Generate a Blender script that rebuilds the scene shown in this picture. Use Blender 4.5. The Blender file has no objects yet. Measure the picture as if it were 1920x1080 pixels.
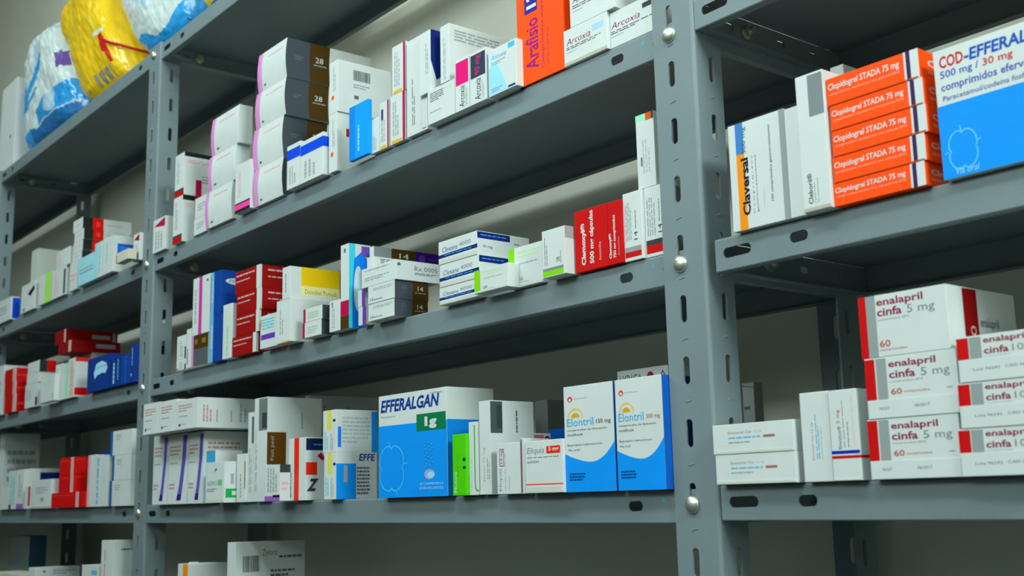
import bpy, bmesh, math, random
from mathutils import Vector, Matrix, noise
# ------------------------------------------------------------ camera, world, lights, exposure
SC = bpy.context.scene
COL = SC.collection
U = 0.001                                   # all sizes below are millimetres
cam = bpy.data.cameras.new('camera')
camo = bpy.data.objects.new('camera', cam); COL.objects.link(camo)
cam.sensor_width = 36.0
cam.lens = 40.7341
camo.matrix_world = Matrix([[0.625941, 0.154984, 0.764315, 0.606116], [0.779526, -0.095218, -0.61909, -0.68985], [-0.023173, 0.983318, -0.180415, 0.021201], [0.0, 0.0, 0.0, 1.0]])
cam.clip_start = 0.02; cam.clip_end = 50
cam.dof.use_dof = True; cam.dof.focus_distance = 1.12; cam.dof.aperture_fstop = 11
SC.camera = camo
w = bpy.data.worlds.new('world'); SC.world = w; w.use_nodes = True
w.node_tree.nodes['Background'].inputs[0].default_value = (0.75, 0.85, 0.85, 1)
w.node_tree.nodes['Background'].inputs[1].default_value = 0.05
SC.view_settings.view_transform = 'Standard'
SC.view_settings.look = 'None'
SC.view_settings.gamma = 1
SC.view_settings.exposure = -1.0
SC.cycles.max_bounces = 6
def area(name, loc, aim, sx, sy, power, colr):
    L = bpy.data.lights.new(name, 'AREA'); L.shape = 'RECTANGLE'; L.size = sx; L.size_y = sy
    L.energy = power; L.color = colr
    o = bpy.data.objects.new(name, L); COL.objects.link(o)
    o.location = loc
    o.rotation_euler = (Vector(aim) - Vector(loc)).to_track_quat('-Z', 'Y').to_euler()
    return o
area('ceiling_lamp', (-1.5, -1.1, 1.86), (-1.5, -1.07, 0), 1.3, .35, 46, (.80, .965, 1))
area('ceiling_lamp', (.5, -1.15, 1.86), (.5, -1.12, 0), 1.3, .35, 46, (.80, .965, 1))
area('side_fill', (2.4, -.42, 1.65), (-.6, -.05, .5), .7, .6, 130, (.84, .98, 1))  # added fill light, no window there; brightens the right-hand faces
area('front_fill', (0, -2.08, 1.13), (0, 0, 1.0), 1.7, .42, 17, (.84, .98, 1)).data.spread = math.radians(82)  # added fill light without a window; lifts the upper shelf and wall behind
# ------------------------------------------------------------ palette and materials
PAL = dict(w='e8eeea', w2='dfe3d8', w3='e6e2cc', cream='cdc8b4', txt='687276', txt2='a9b4b4', txt3='c3d0cc', black='1c2024', black2='20261f',
 pinktxt='d9a9b4', greytxt='7f8a8c', redtxt='b98a86', redtxt2='c05a50', redtxt3='9a6a68', greentxt='6f9a84', limet='b8d8b0', navytxt='1c3f86', navytxt2='2456a8',
 crim='b02450', crim2='c02038', red2='b8182c', red3='94101e', red4='c4101c', red5='d8141c', red6='ee5448', red7='c43224', red8='8a0e14', red9='cc1a10',
 hotpink='f05aa0', pink='d68cc6', pinkl='e0b4d4', pinkl2='e8c0bc', pinkw='ecc8c4', slate='4a525a', slate2='5e6468', slaten='2e3a4c', slateg='8f9a98', slatew='a3adab', slatew2='8c9698', slatep='b8b0ac', slatem='8c989a',
 brown='46320f', brown2='5c3a10', royal='2056d4', royal2='2a6cd0', orange2='e8643c', orange3='d8641c', orange4='e4481c', orange5='dc6a50', orange6='f09418', orange7='ff640c', orange8='c8561f', org='ff520a', brick='9c3030',
 azure='1c94e8', azure2='1c86dc', azure4='1c9cf0', sky2='6cc0f0', azure3='2f84e4', azured='1684dc', blue='2060c0', blued='1562b8', bluee='2f5c9c', blueg='35506a', sky='58b4e4', skyb='a8ccf0', skyl='9cd4f0', skyl2='bce0f0', skyd='4f9fd0', skyd2='6fb0d4', skyd3='4aa8d8', skyp='9fd0d8', skyw='a8d4ec', cyan='4cc4d4',
 gold='d4b04c', gold2='8a6c34', gold3='8c7448', gold4='d8a02c', gold5='e0c060', yel='e8c02c', yel2='d8d05c', yell='e8dc94',
 mag='e0287c', mag2='c8489c', maroon='8c2c48', maroon2='7c4850', rose='c46c7c', plum='3c2450', purp='6c44a8', purpb='6258b0', purpd='9c2c6c', purpd2='40207c', purpd3='3c2478', purp2='7858b8', purp3='9464b4', lav='b8b4d8',
 navy='1e2c6c', navy2='14284c', navy3='2438a0', navyb='143c80', navyc='1c4894', navyp='3c2c84', steelblue='4c80bc', steeld='2c4c70',
 mint='9ce0b4', lime='84cc34', lime2='a8dc6c', limel='bcdca8', limed='54a018', green2='6cb884', green3='30a050', green4='0c7048', green5='58c410', green6='4c9c3c', greenblack='20302c',
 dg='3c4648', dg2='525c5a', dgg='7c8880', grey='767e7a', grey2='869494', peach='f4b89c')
def lin(h):
    v = [int(h[i:i+2], 16) / 255 for i in (0, 2, 4)]
    return tuple((x / 12.92 if x <= .04045 else ((x + .055) / 1.055) ** 2.4) for x in v) + (1,)
MATS = {}
def make_mat(name, colr, rough=.5, metal=0, nscale=60, namt=.05, bump=0, bscale=200, spec=.4):
    m = bpy.data.materials.new(name); m.use_nodes = True
    nt = m.node_tree; p = nt.nodes['Principled BSDF']
    p.inputs['Roughness'].default_value = rough; p.inputs['Metallic'].default_value = metal
    p.inputs['Specular IOR Level'].default_value = spec
    tc = nt.nodes.new('ShaderNodeTexCoord'); n = nt.nodes.new('ShaderNodeTexNoise')
    n.inputs['Scale'].default_value = nscale; n.inputs['Detail'].default_value = 4
    nt.links.new(tc.outputs['Object'], n.inputs['Vector'])
    r = nt.nodes.new('ShaderNodeValToRGB'); e = r.color_ramp.elements
    e[0].position = .3; e[1].position = .7
    e[0].color = tuple(c * (1 - namt) for c in colr[:3]) + (1,)
    e[1].color = tuple(min(1, c * (1 + namt)) for c in colr[:3]) + (1,)
    nt.links.new(n.outputs['Fac'], r.inputs['Fac']); nt.links.new(r.outputs['Color'], p.inputs['Base Color'])
    if bump:
        n2 = nt.nodes.new('ShaderNodeTexNoise'); n2.inputs['Scale'].default_value = bscale
        nt.links.new(tc.outputs['Object'], n2.inputs['Vector'])
        b = nt.nodes.new('ShaderNodeBump'); b.inputs['Strength'].default_value = bump; b.inputs['Distance'].default_value = .002
        nt.links.new(n2.outputs['Fac'], b.inputs['Height']); nt.links.new(b.outputs['Normal'], p.inputs['Normal'])
    return m
def ink(h):
    # greys and whites are uncoated board, strong colours are saturated print
    v = lin(h)[:3]; m, n = max(v), min(v)
    if (m - n) / max(m, 1e-4) < .42: return tuple(x * .74 for x in v) + (1,)
    return tuple(min(1, max(.002, m - (m - x) * 1.06)) for x in v) + (1,)
def card(c):
    if c not in MATS: MATS[c] = make_mat('card_' + c, ink(PAL[c]), .55, 0, 30, .025, spec=.12)
    return MATS[c]
M_METAL = make_mat('painted_steel', lin('738184'), .48, 0, 9, .06, .06, 900, .35)
M_BOLT = make_mat('zinc_bolt', lin('c8ccbc'), .32, .85, 80, .05)
M_TEAL = make_mat('teal_paint_speck', lin('4c9c98'), .5)
M_WALL = make_mat('wall_paint', lin('d8d8c8'), .9, 0, 6, .03, .08, 300, .2)
M_DARK = make_mat('bounce_cut_grey', lin('6c706b'), .9, 0, 6, .03)
M_WALL2 = make_mat('pale_wall_paint', lin('eceee8'), .9, 0, 6, .02)
M_CEIL = make_mat('ceiling_paint', lin('d8dcd6'), .9, 0, 5, .02)
M_FLOOR = make_mat('floor_vinyl', lin('3c3c3a'), .5, 0, 12, .06)
# ------------------------------------------------------------ helpers
def link(name, me, parent=None):
    o = bpy.data.objects.new(name, me); COL.objects.link(o)
    if parent: o.parent = parent
    return o
def tag(o, label, cat, group=None, kind=None):
    if label: o['label'] = label
    if cat: o['category'] = cat
    if group: o['group'] = group
    if kind: o['kind'] = kind
    return o
def mesh_from(name, V, F, MI, mats, smooth=False):
    me = bpy.data.meshes.new(name)
    me.from_pydata([(a * U, b * U, c * U) for a, b, c in V], [], F)
    for m in mats: me.materials.append(m)
    me.polygons.foreach_set('material_index', MI)
    if smooth: me.polygons.foreach_set('use_smooth', [True] * len(me.polygons))
    me.update(); return me
def box_into(V, F, MI, x0, y0, z0, x1, y1, z1, mi=0):
    b = len(V)
    V += [(x0, y0, z0), (x1, y0, z0), (x1, y1, z0), (x0, y1, z0), (x0, y0, z1), (x1, y0, z1), (x1, y1, z1), (x0, y1, z1)]
    F += [tuple(b + i for i in f) for f in ((0, 3, 2, 1), (4, 5, 6, 7), (0, 1, 5, 4), (1, 2, 6, 5), (2, 3, 7, 6), (3, 0, 4, 7))]
    MI += [mi] * 6
def slot_loop(cx, cy, w, h):
    r = min(w, h) / 2; P = []
    for k in range(16):
        a = 2 * math.pi * k / 16
        P.append((cx + (w / 2 - r) * (1 if math.cos(a) >= 0 else -1) + r * math.cos(a), cy + (h / 2 - r) * (1 if math.sin(a + 1e-6) >= 0 else -1) + r * math.sin(a)))
    return P
def plate(V, F, MI, u0, v0, u1, v1, slots, th, fmap, mi=0):
    """flat sheet with punched slots; fmap(u, v, t) gives the point, t along the thickness"""
    bm = bmesh.new(); edges = []
    for lp in [[(u0, v0), (u1, v0), (u1, v1), (u0, v1)]] + [slot_loop(*s) for s in slots]:
        vs = [bm.verts.new((p[0], p[1], 0)) for p in lp]
        edges += [bm.edges.new((vs[i], vs[(i + 1) % len(vs)])) for i in range(len(vs))]
    bmesh.ops.triangle_fill(bm, edges=edges, use_beauty=True, use_dissolve=False)
    bm.normal_update()
    # drop triangles lying inside a slot
    bad = []
    for f in bm.faces:
        c = f.calc_center_median()
        for (cx, cy, w_, h_) in slots:
            r = min(w_, h_) / 2; dx = max(0, abs(c.x - cx) - (w_ / 2 - r)); dy = max(0, abs(c.y - cy) - (h_ / 2 - r))
            if dx * dx + dy * dy < (r * .93) ** 2: bad.append(f); break
    if bad: bmesh.ops.delete(bm, geom=bad, context='FACES_ONLY')
    ge = bmesh.ops.extrude_face_region(bm, geom=list(bm.faces))
    for v in ge['geom']:
        if isinstance(v, bmesh.types.BMVert): v.co.z = th
    bmesh.ops.recalc_face_normals(bm, faces=list(bm.faces))
    b = len(V); bm.verts.index_update()
    for v in bm.verts: V.append(fmap(v.co.x, v.co.y, v.co.z))
    for f in bm.faces: F.append(tuple(b + v.index for v in f.verts)); MI.append(mi)
    bm.free()
def fix(me):
    bm = bmesh.new(); bm.from_mesh(me); bmesh.ops.recalc_face_normals(bm, faces=list(bm.faces)); bm.to_mesh(me); bm.free()
# ------------------------------------------------------------ room
def slab(name, x0, y0, z0, x1, y1, z1, m):
    V, F, MI = [], [], []; box_into(V, F, MI, x0, y0, z0, x1, y1, z1)
    o = link(name, mesh_from(name, V, F, MI, [m])); o['kind'] = 'structure'; return o
FZ, CZ = -1480, 1900
slab('wall_back', -7200, 232, FZ, 2600, 332, CZ, M_WALL)
slab('wall_left', -7300, -2100, FZ, -7200, 332, CZ, M_WALL)
slab('wall_right', 2600, -2100, FZ, 2700, 332, CZ, M_WALL)
slab('wall_front', -7300, -2200, 620, 2700, -2100, CZ, M_WALL2)
slab('bounce_cut_band_1', -7300, -2200, FZ, 2700, -2095, 620, M_DARK)  # unseen lower wall band, added to hold down bounce light on lower shelves
slab('floor', -7300, -2200, FZ - 100, 2700, 332, FZ, M_FLOOR)
slab('ceiling', -7300, -2200, CZ, 2700, 332, CZ + 100, M_CEIL)
# ------------------------------------------------------------ shelving rack
rack = bpy.data.objects.new('shelving_rack', None); COL.objects.link(rack)
rack.location = (0, 0, FZ * U)
tag(rack, 'blue-grey slotted steel shelving rack standing against the wall', 'shelves')
ZTOP = 776
POSTX = [-2971, -2058, -1146.5, 0, 1146.5]
FW, SW, TH, RR = 45.4, 33.5, 2.0, 3.0
def bolt_mesh():
    V, F, MI = [], [], []
    n, R, H = 20, 7.4, 4.2
    prof = [(R, 0), (R * .99, .5)] + [(R * math.cos(a), .5 + H * math.sin(a)) for a in (.35, .7, 1.05, 1.35)]
    for rr, hh in prof:
        for k in range(n):
            a = 2 * math.pi * k / n; V.append((rr * math.cos(a), -hh, rr * math.sin(a)))
    V.append((0, -.5 - H, 0))
    for i in range(len(prof) - 1):
        for k in range(n): F.append((i * n + k, i * n + (k + 1) % n, (i + 1) * n + (k + 1) % n, (i + 1) * n + k))
    t = (len(prof) - 1) * n
    for k in range(n): F.append((t + k, t + (k + 1) % n, len(V) - 1))
    F.append(tuple(range(n)))
    # shank running back through the slot
    b = len(V)
    for hh in (0, 6):
        for k in range(n): V.append((2.6 * math.cos(2 * math.pi * k / n), hh, 2.6 * math.sin(2 * math.pi * k / n)))
    for k in range(n): F.append((b + k, b + (k + 1) % n, b + n + (k + 1) % n, b + n + k))
    me = mesh_from('bolt', V, F, [0] * len(F), [M_BOLT], True); fix(me); return me
def nut_mesh():
    V, F, MI = [], [], []
    def prism(n, R, x0, x1):
        b = len(V)
        for x in (x0, x1):
            for k in range(n): V.append((x, R * math.cos(2 * math.pi * k / n), R * math.sin(2 * math.pi * k / n)))
        for k in range(n): F.append((b + k, b + (k + 1) % n, b + n + (k + 1) % n, b + n + k))
        F.append(tuple(b + k for k in range(n))); F.append(tuple(b + n + k for k in range(n)))
    prism(16, 7.5, 0, 1); prism(6, 6, 1, 5.5); prism(12, 2.8, 5.5, 9)
    me = mesh_from('nut', V, F, [0] * len(F), [M_BOLT]); fix(me); return me
BOLT, NUT = bolt_mesh(), nut_mesh()
def make_post(x, back=False):
    V, F, MI = [], [], []
    sgn = -1 if back else 1; y0 = 205 if back else 0
    Z = lambda z: z - FZ
    zs = [20.5 + 50 * k for k in range(-29, 15)]
    plate(V, F, MI, -FW, 0, -RR, ZTOP - FZ, [(-26, Z(z), 7.2, 22.5) for z in zs], TH, lambda u, v, t: (x + u, y0 + sgn * t, v))
    plate(V, F, MI, RR, 0, SW, ZTOP - FZ, [(20.5, Z(z), 6.2, 22.5) for z in zs], TH, lambda u, v, t: (x - t, y0 + sgn * u, v))
    b = len(V); n = 6
    for k in range(n + 1):
        a = math.pi / 2 * k / n
        for R in (RR, RR - TH):
            for zz in (0, ZTOP - FZ): V.append((x - RR + R * math.sin(a), y0 + sgn * (RR - R * math.cos(a)), zz))
    for k in range(n):
        i = b + 4 * k
        F += [(i, i + 4, i + 5, i + 1), (i + 2, i + 3, i + 7, i + 6), (i + 1, i + 5, i + 7, i + 3), (i, i + 2, i + 6, i + 4)]; MI += [0] * 4
    if not back:                                     # pressed tick marks between the slots
        for z in zs:
            q = Z(z) + 25
            bb = len(V)
            V.extend([(x - 29, -.0, q - 1.0), (x - 22, -.0, q + .2), (x - 22, -.0, q + 1.3), (x - 29, 0, q + .1), (x - 28.4, -.5, q - .4), (x - 22.6, -.5, q + .7)])
            F.extend([(bb, bb + 1, bb + 5, bb + 4), (bb + 3, bb + 4, bb + 5, bb + 2), (bb, bb + 4, bb + 3), (bb + 1, bb + 2, bb + 5)]); MI.extend([0] * 4)
            bb = len(V)
            V.extend([(x, 16, q - 1), (x, 24, q), (x + .6, 20, q + .6), (x, 20, q + 2)])
            F.extend([(bb, bb + 1, bb + 2), (bb + 1, bb + 3, bb + 2), (bb + 3, bb, bb + 2)]); MI.extend([0] * 3)
    me = mesh_from('post', V, F, MI, [M_METAL]); fix(me)
    return link('post', me, rack)
def put(name, me, parent, x, y, z):
    o = link(name, me, parent); o.location = (x * U, y * U, (z - FZ) * U); return o
LH = 27.0
def make_shelf(x0, x1, zb, dy=0, speck=True):
    backslots = -1500 < x0 < 0
    """tray shelf: sheet on top, lips on four sides with hems; zb = bottom of the lip"""
    V, F, MI = [], [], []
    yf, yb = 2.2 + dy, 203.0
    zb_ = zb - FZ; zt = zb_ + LH; r = 2.0
    m = zb_ + 14.3
    sl = [(x0 + 22, m, 28, 8.5), (x0 + 81, m, 16.5, 8.5), (x1 - 92, m, 16.5, 8.5), (x1 - 34, m, 28, 8.5)]
    plate(V, F, MI, x0, zb_ + 1, x1, zt - r, sl, 1.2, lambda u, v, t: (u, yf + t, v))
    plate(V, F, MI, x0, zb_ + 1, x1, zt - r, sl[3:] if backslots else [], 1.2, lambda u, v, t: (u, yb - t, v))
    sd = [(45, m, 12, 6.5), (67, m, 14, 8), (114, m, 11, 6.5), (161, m, 11, 6.5)]
    plate(V, F, MI, yf + r, zb_ + 1, yb - r, zt - r, sd, 1.2, lambda u, v, t: (x0 + t, u, v))
    plate(V, F, MI, yf + r, zb_ + 1, yb - r, zt - r, [], 1.2, lambda u, v, t: (x1 - t, u, v))
    # top sheet and rounded long edges
    box_into(V, F, MI, x0, yf + r, zt - 1, x1, yb - r, zt)
    for ys, s in ((yf, 1), (yb, -1)):
        b = len(V); n = 5
        for k in range(n + 1):
            a = math.pi / 2 * k / n
            for R in (r, r - 1.0):
                for xx in (x0, x1): V.append((xx, ys + s * (r - R * math.cos(a)), zt - r + R * math.sin(a)))
        for k in range(n):
            i = b + 4 * k
            F += [(i, i + 1, i + 5, i + 4), (i + 2, i + 6, i + 7, i + 3), (i, i + 4, i + 6, i + 2), (i + 1, i + 3, i + 7, i + 5)]; MI += [0] * 4
        # rolled hem along the bottom of the lip
        b = len(V); n = 8
        for k in range(n + 1):
            a = math.pi * (1 + k / n)
            for xx in (x0, x1): V.append((xx, ys + s * (1.4 + 1.4 * math.cos(a)), zb_ + 1.4 + 1.4 * math.sin(a)))
        for k in range(n):
            i = b + 2 * k; F.append((i, i + 1, i + 3, i + 2)); MI.append(0)
        box_into(V, F, MI, x0 + 1.3, min(ys + s * 1.3, ys + s * 9), zb_ + .2, x1 - 1.3, max(ys + s * 1.3, ys + s * 9), zb_ + 1.2)
    for xs, s in ((x0, 1), (x1, -1)):
        box_into(V, F, MI, min(xs, xs + s * 8), yf + 9, zb_ + .2, max(xs, xs + s * 8), yb - 9, zb_ + 1.2)
    if speck:                                        # teal paint speck near the right end of the lip
        b = len(V); cx, cz = x1 - 60, zb_ + 19
        V.append((cx, yf - .06, cz)); n = 10
        for k in range(n):
            rr = 2.6 + .9 * math.sin(3.1 * k + zb); V.append((cx + rr * math.cos(2 * math.pi * k / n), yf - .06, cz + rr * .8 * math.sin(2 * math.pi * k / n)))
        for k in range(n): F.append((b, b + 1 + k, b + 1 + (k + 1) % n)); MI.append(1)
    me = mesh_from('shelf', V, F, MI, [M_METAL, M_TEAL]); fix(me)
    o = link('shelf', me, rack)
    put('nut', NUT, o, x0 + 1.3, 67, zb + 14.3)
    n2 = put('nut', NUT, o, x1 - 1.3, 67, zb + 14.3); n2.rotation_euler = (0, 0, math.pi)
    return o
posts = {}
for x in POSTX: posts[x] = make_post(x); make_post(x, True)
SHELVES = [(-2968, -2061, 745.2, False), (-2968, -2061, 390.6, False), (-2968, -2061, 192.8, False), (-2968, -2061, 0, False), (-2968, -2061, -200, False),  # empty unseen bay, added to keep stray light out of the left bay
 (-2054.5, -1146.6, 745.2, False), (-2054.5, -1146.6, 390.6, True), (-2054.5, -1146.6, 192.8, True), (-2054.5, -1146.6, 0, True), (-2054.5, -1146.6, -200, True),
 (-1146.2, -0.05, 745.2, False), (-1146.2, -0.05, 390.6, True), (-1146.2, -0.05, 192.8, True), (-1146.2, -0.05, 0, True), (-1146.2, -0.05, -200, True),
 (.4, 1144, 745.2, False), (.4, 1144, 400.4, True), (9, 1144, 194.3, True), (1, 1144, 2.0, True), (1, 1144, -198, True)]
for x0, x1, zb, sp in SHELVES: make_shelf(x0, x1, zb, 0, sp)
for x in POSTX[2:4]:
    for zb in (745.2, 390.6, 192.8, 0.0, -200.0):
        put('bolt', BOLT, posts[x], x - 26.5, 0, zb + 14.8)
# ------------------------------------------------------------ medicine cartons
TXT = {}
def text_geo(s, bold, sh):
    k = (s, bold, sh)
    if k not in TXT:
        cu = bpy.data.curves.new('lettering', 'FONT'); cu.body = s; cu.size = 1; cu.offset = bold; cu.shear = sh
        cu.resolution_u = 2; cu.fill_mode = 'FRONT'
        o = bpy.data.objects.new('lettering', cu)
        me = bpy.data.meshes.new_from_object(o)
        vs = [(v.co.x, v.co.y) for v in me.vertices]; fs = [tuple(p.vertices) for p in me.polygons]
        bpy.data.objects.remove(o); bpy.data.curves.remove(cu); bpy.data.meshes.remove(me)
        xs = [v[0] for v in vs] or [0, 1]; ys = [v[1] for v in vs] or [0, 1]
        a, b, c, d = min(xs), max(xs), min(ys), max(ys)
        TXT[k] = ([((x - a) / max(1e-6, b - a), (y - c) / max(1e-6, d - c)) for x, y in vs], fs)
    return TXT[k]
class Carton:
    def __init__(s, w_, d_, h_, col, bulge):
        s.w, s.d, s.h, s.b = w_, d_, h_, bulge
        s.V, s.F, s.MI, s.mats = [], [], [], [col]
    def mi(s, c):
        if c not in s.mats: s.mats.append(c)
        return s.mats.index(c)
    def bow(s, v): return s.b * math.sin(math.pi * min(1, max(0, v))) if s.b else 0
    def P(s, face, u, v, off):
        if face in 'FK': return (u * s.w, -off - s.bow(v), v * s.h)
        if face == 'R': return (s.w + off, u * s.d - (1 - u) * s.bow(v), v * s.h)
        if face == 'L': return (-off, (1 - u) * s.d - u * s.bow(v), v * s.h)
    def body(s):
        c = .45; w_, d_, h_ = s.w, s.d, s.h
        if s.b:
            n = 10; rings = []
            for k in range(n + 1):
                v = k / n; b = len(s.V); y = -s.bow(v)
                s.V += [(c, y, v * h_), (w_ - c, y, v * h_), (w_, y + c, v * h_), (w_, d_, v * h_), (0, d_, v * h_), (0, y + c, v * h_)]
                rings.append(b)
            for k in range(n):
                a, b = rings[k], rings[k + 1]
                for i in range(6): s.F.append((a + i, a + (i + 1) % 6, b + (i + 1) % 6, b + i)); s.MI.append(0)
            s.F.append(tuple(rings[0] + i for i in range(5, -1, -1))); s.MI.append(0)
            s.F.append(tuple(rings[n] + i for i in range(6))); s.MI.append(0)
            return
        bm = bmesh.new(); bmesh.ops.create_cube(bm, size=1)
        for v in bm.verts: v.co = ((v.co.x + .5) * w_, (v.co.y + .5) * d_, (v.co.z + .5) * h_)
        bmesh.ops.bevel(bm, geom=list(bm.edges), offset=c, segments=2, profile=.6, affect='EDGES')
        bm.verts.index_update(); s.V += [tuple(v.co) for v in bm.verts]
        for f in bm.faces: s.F.append(tuple(v.index for v in f.verts)); s.MI.append(0)
        bm.free()
    def poly(s, face, pts, off, c):
        b = len(s.V); s.V += [s.P(face, u, v, off) for u, v in pts]
        s.F.append(tuple(range(b, b + len(pts)))); s.MI.append(s.mi(c))
    def rect(s, face, u0, v0, u1, v1, off, c):
        n = 8 if s.b and v1 - v0 > .12 else 1
        for k in range(n):
            a, b = v0 + (v1 - v0) * k / n, v0 + (v1 - v0) * (k + 1) / n
            s.poly(face, [(u0, a), (u1, a), (u1, b), (u0, b)], off, c)
    def draw(s, prints, base=.05, seed=0):
        rnd = random.Random(seed)
        for i, q in enumerate(prints):
            k, f = q[0], q[1]; off = base + .02 * i
            wd = s.w if f in 'FK' else s.d
            if k == 'r': s.rect(f, *q[2:6], off, q[6])
            elif k in 'lv':
                u0, v0, u1, v1, n, c = q[2:8]
                for j in range(n):
                    # rows of tiny dashes standing for lines of fine print
                    p = 0.0; end = 1.0 if j < n - 1 or n == 1 else rnd.uniform(.55, .95)
                    while p < end - .03:
                        L = min(rnd.uniform(.08, .26), end - p)
                        if k == 'l':
                            hh = (v1 - v0) / n; y1 = v1 - j * hh - hh * .2; y0 = y1 - hh * .5
                            s.rect(f, u0 + p * (u1 - u0), y0, u0 + (p + L) * (u1 - u0), y1, off, c)
                        else:
                            ww = (u1 - u0) / n; x0 = u0 + j * ww + ww * .25; x1 = x0 + ww * .45
                            s.rect(f, x0, v0 + p * (v1 - v0), x1, v0 + (p + L) * (v1 - v0), off, c)
                        p += L + .035
            elif k == 't':
                u0, v0, u1, v1, st, c, rot, bold, sh = q[2:11]
                vs, fs = text_geo(st, bold, sh); b = len(s.V); m = s.mi(c)
                for x, y in vs:
                    uu, vv = (x, y) if not rot else (1 - y, x)
                    s.V.append(s.P(f, u0 + uu * (u1 - u0), v0 + vv * (v1 - v0), off))
                for t in fs: s.F.append(tuple(b + j for j in t)); s.MI.append(m)
            elif k == 'e':
                cu, cv, ru, rv, c = q[2:7]
                s.poly(f, [(cu + ru * math.cos(2 * math.pi * j / 20), cv + rv * math.sin(2 * math.pi * j / 20)) for j in range(20)], off, c)
            elif k == 'g': s.poly(f, q[2], off, q[3])
            elif k == 'o':
                pts, wmm, c = q[2], q[3], q[4]
                closed = len(pts) > 20
                P = [(u * wd, v * s.h) for u, v in pts]; n = len(P)
                for j in range(n if closed else n - 1):
                    (x0, y0), (x1, y1) = P[j], P[(j + 1) % n]
                    L = math.hypot(x1 - x0, y1 - y0) or 1; nx, ny = -(y1 - y0) / L * wmm / 2, (x1 - x0) / L * wmm / 2
                    ex, ey = (x1 - x0) / L * wmm * .3, (y1 - y0) / L * wmm * .3
                    s.poly(f, [((x0 + nx - ex) / wd, (y0 + ny - ey) / s.h), ((x0 - nx - ex) / wd, (y0 - ny - ey) / s.h), ((x1 - nx + ex) / wd, (y1 - ny + ey) / s.h), ((x1 + nx + ex) / wd, (y1 + ny + ey) / s.h)], off + .001 * (j % 3), c)
            elif k == 'b':
                u0, v0, u1, v1, c = q[2:7]; p = 0.0
                while p < 1:
                    L = rnd.choice((.012, .02, .035)); s.rect(f, u0 + p * (u1 - u0), v0, u0 + min(1, p + L) * (u1 - u0), v1, off, c); p += L + rnd.choice((.014, .02, .03))
    def mesh(s, name): return mesh_from(name, s.V, s.F, s.MI, [card(c) for c in s.mats])
def carton(i, label, group, x, y, z, w_, d_, h_, col, bulge, flap, tilt, prints):
    c = Carton(w_, d_, h_, col, bulge); c.body()
    c.draw([q for q in prints if q[1] != 'K'], .05, i)
    o = link('medicine_carton', c.mesh('medicine_carton'))
    o.location = (x * U, y * U, z * U)
    if tilt: o.rotation_euler = (0, math.radians(-tilt), 0)
    tag(o, label, 'medicine box', group)
    if flap:
        fv, fc = flap
        f = Carton(w_, d_, h_, fc, 0); e = .015
        a, t = .4 / h_, .45
        pts = [(e, a), (1 - e, a), (1 - e, fv * .96), (1 - e * 2.2, fv), (e * 2.2, fv), (e, fv * .96)]
        b = len(pts)
        for off in (.03, t): f.V += [f.P('F', u, v, off) for u, v in pts]
        for k in range(b): f.F.append((k, (k + 1) % b, b + (k + 1) % b, b + k)); f.MI.append(0)
        f.F.append(tuple(range(b, 2 * b))); f.MI.append(0)
        f.F.append(tuple(range(b - 1, -1, -1))); f.MI.append(0)
        f.draw([q for q in prints if q[1] == 'K'], t + .04, i + 500)
        link('tuck_flap', f.mesh('tuck_flap'), o)
    return o
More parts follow.
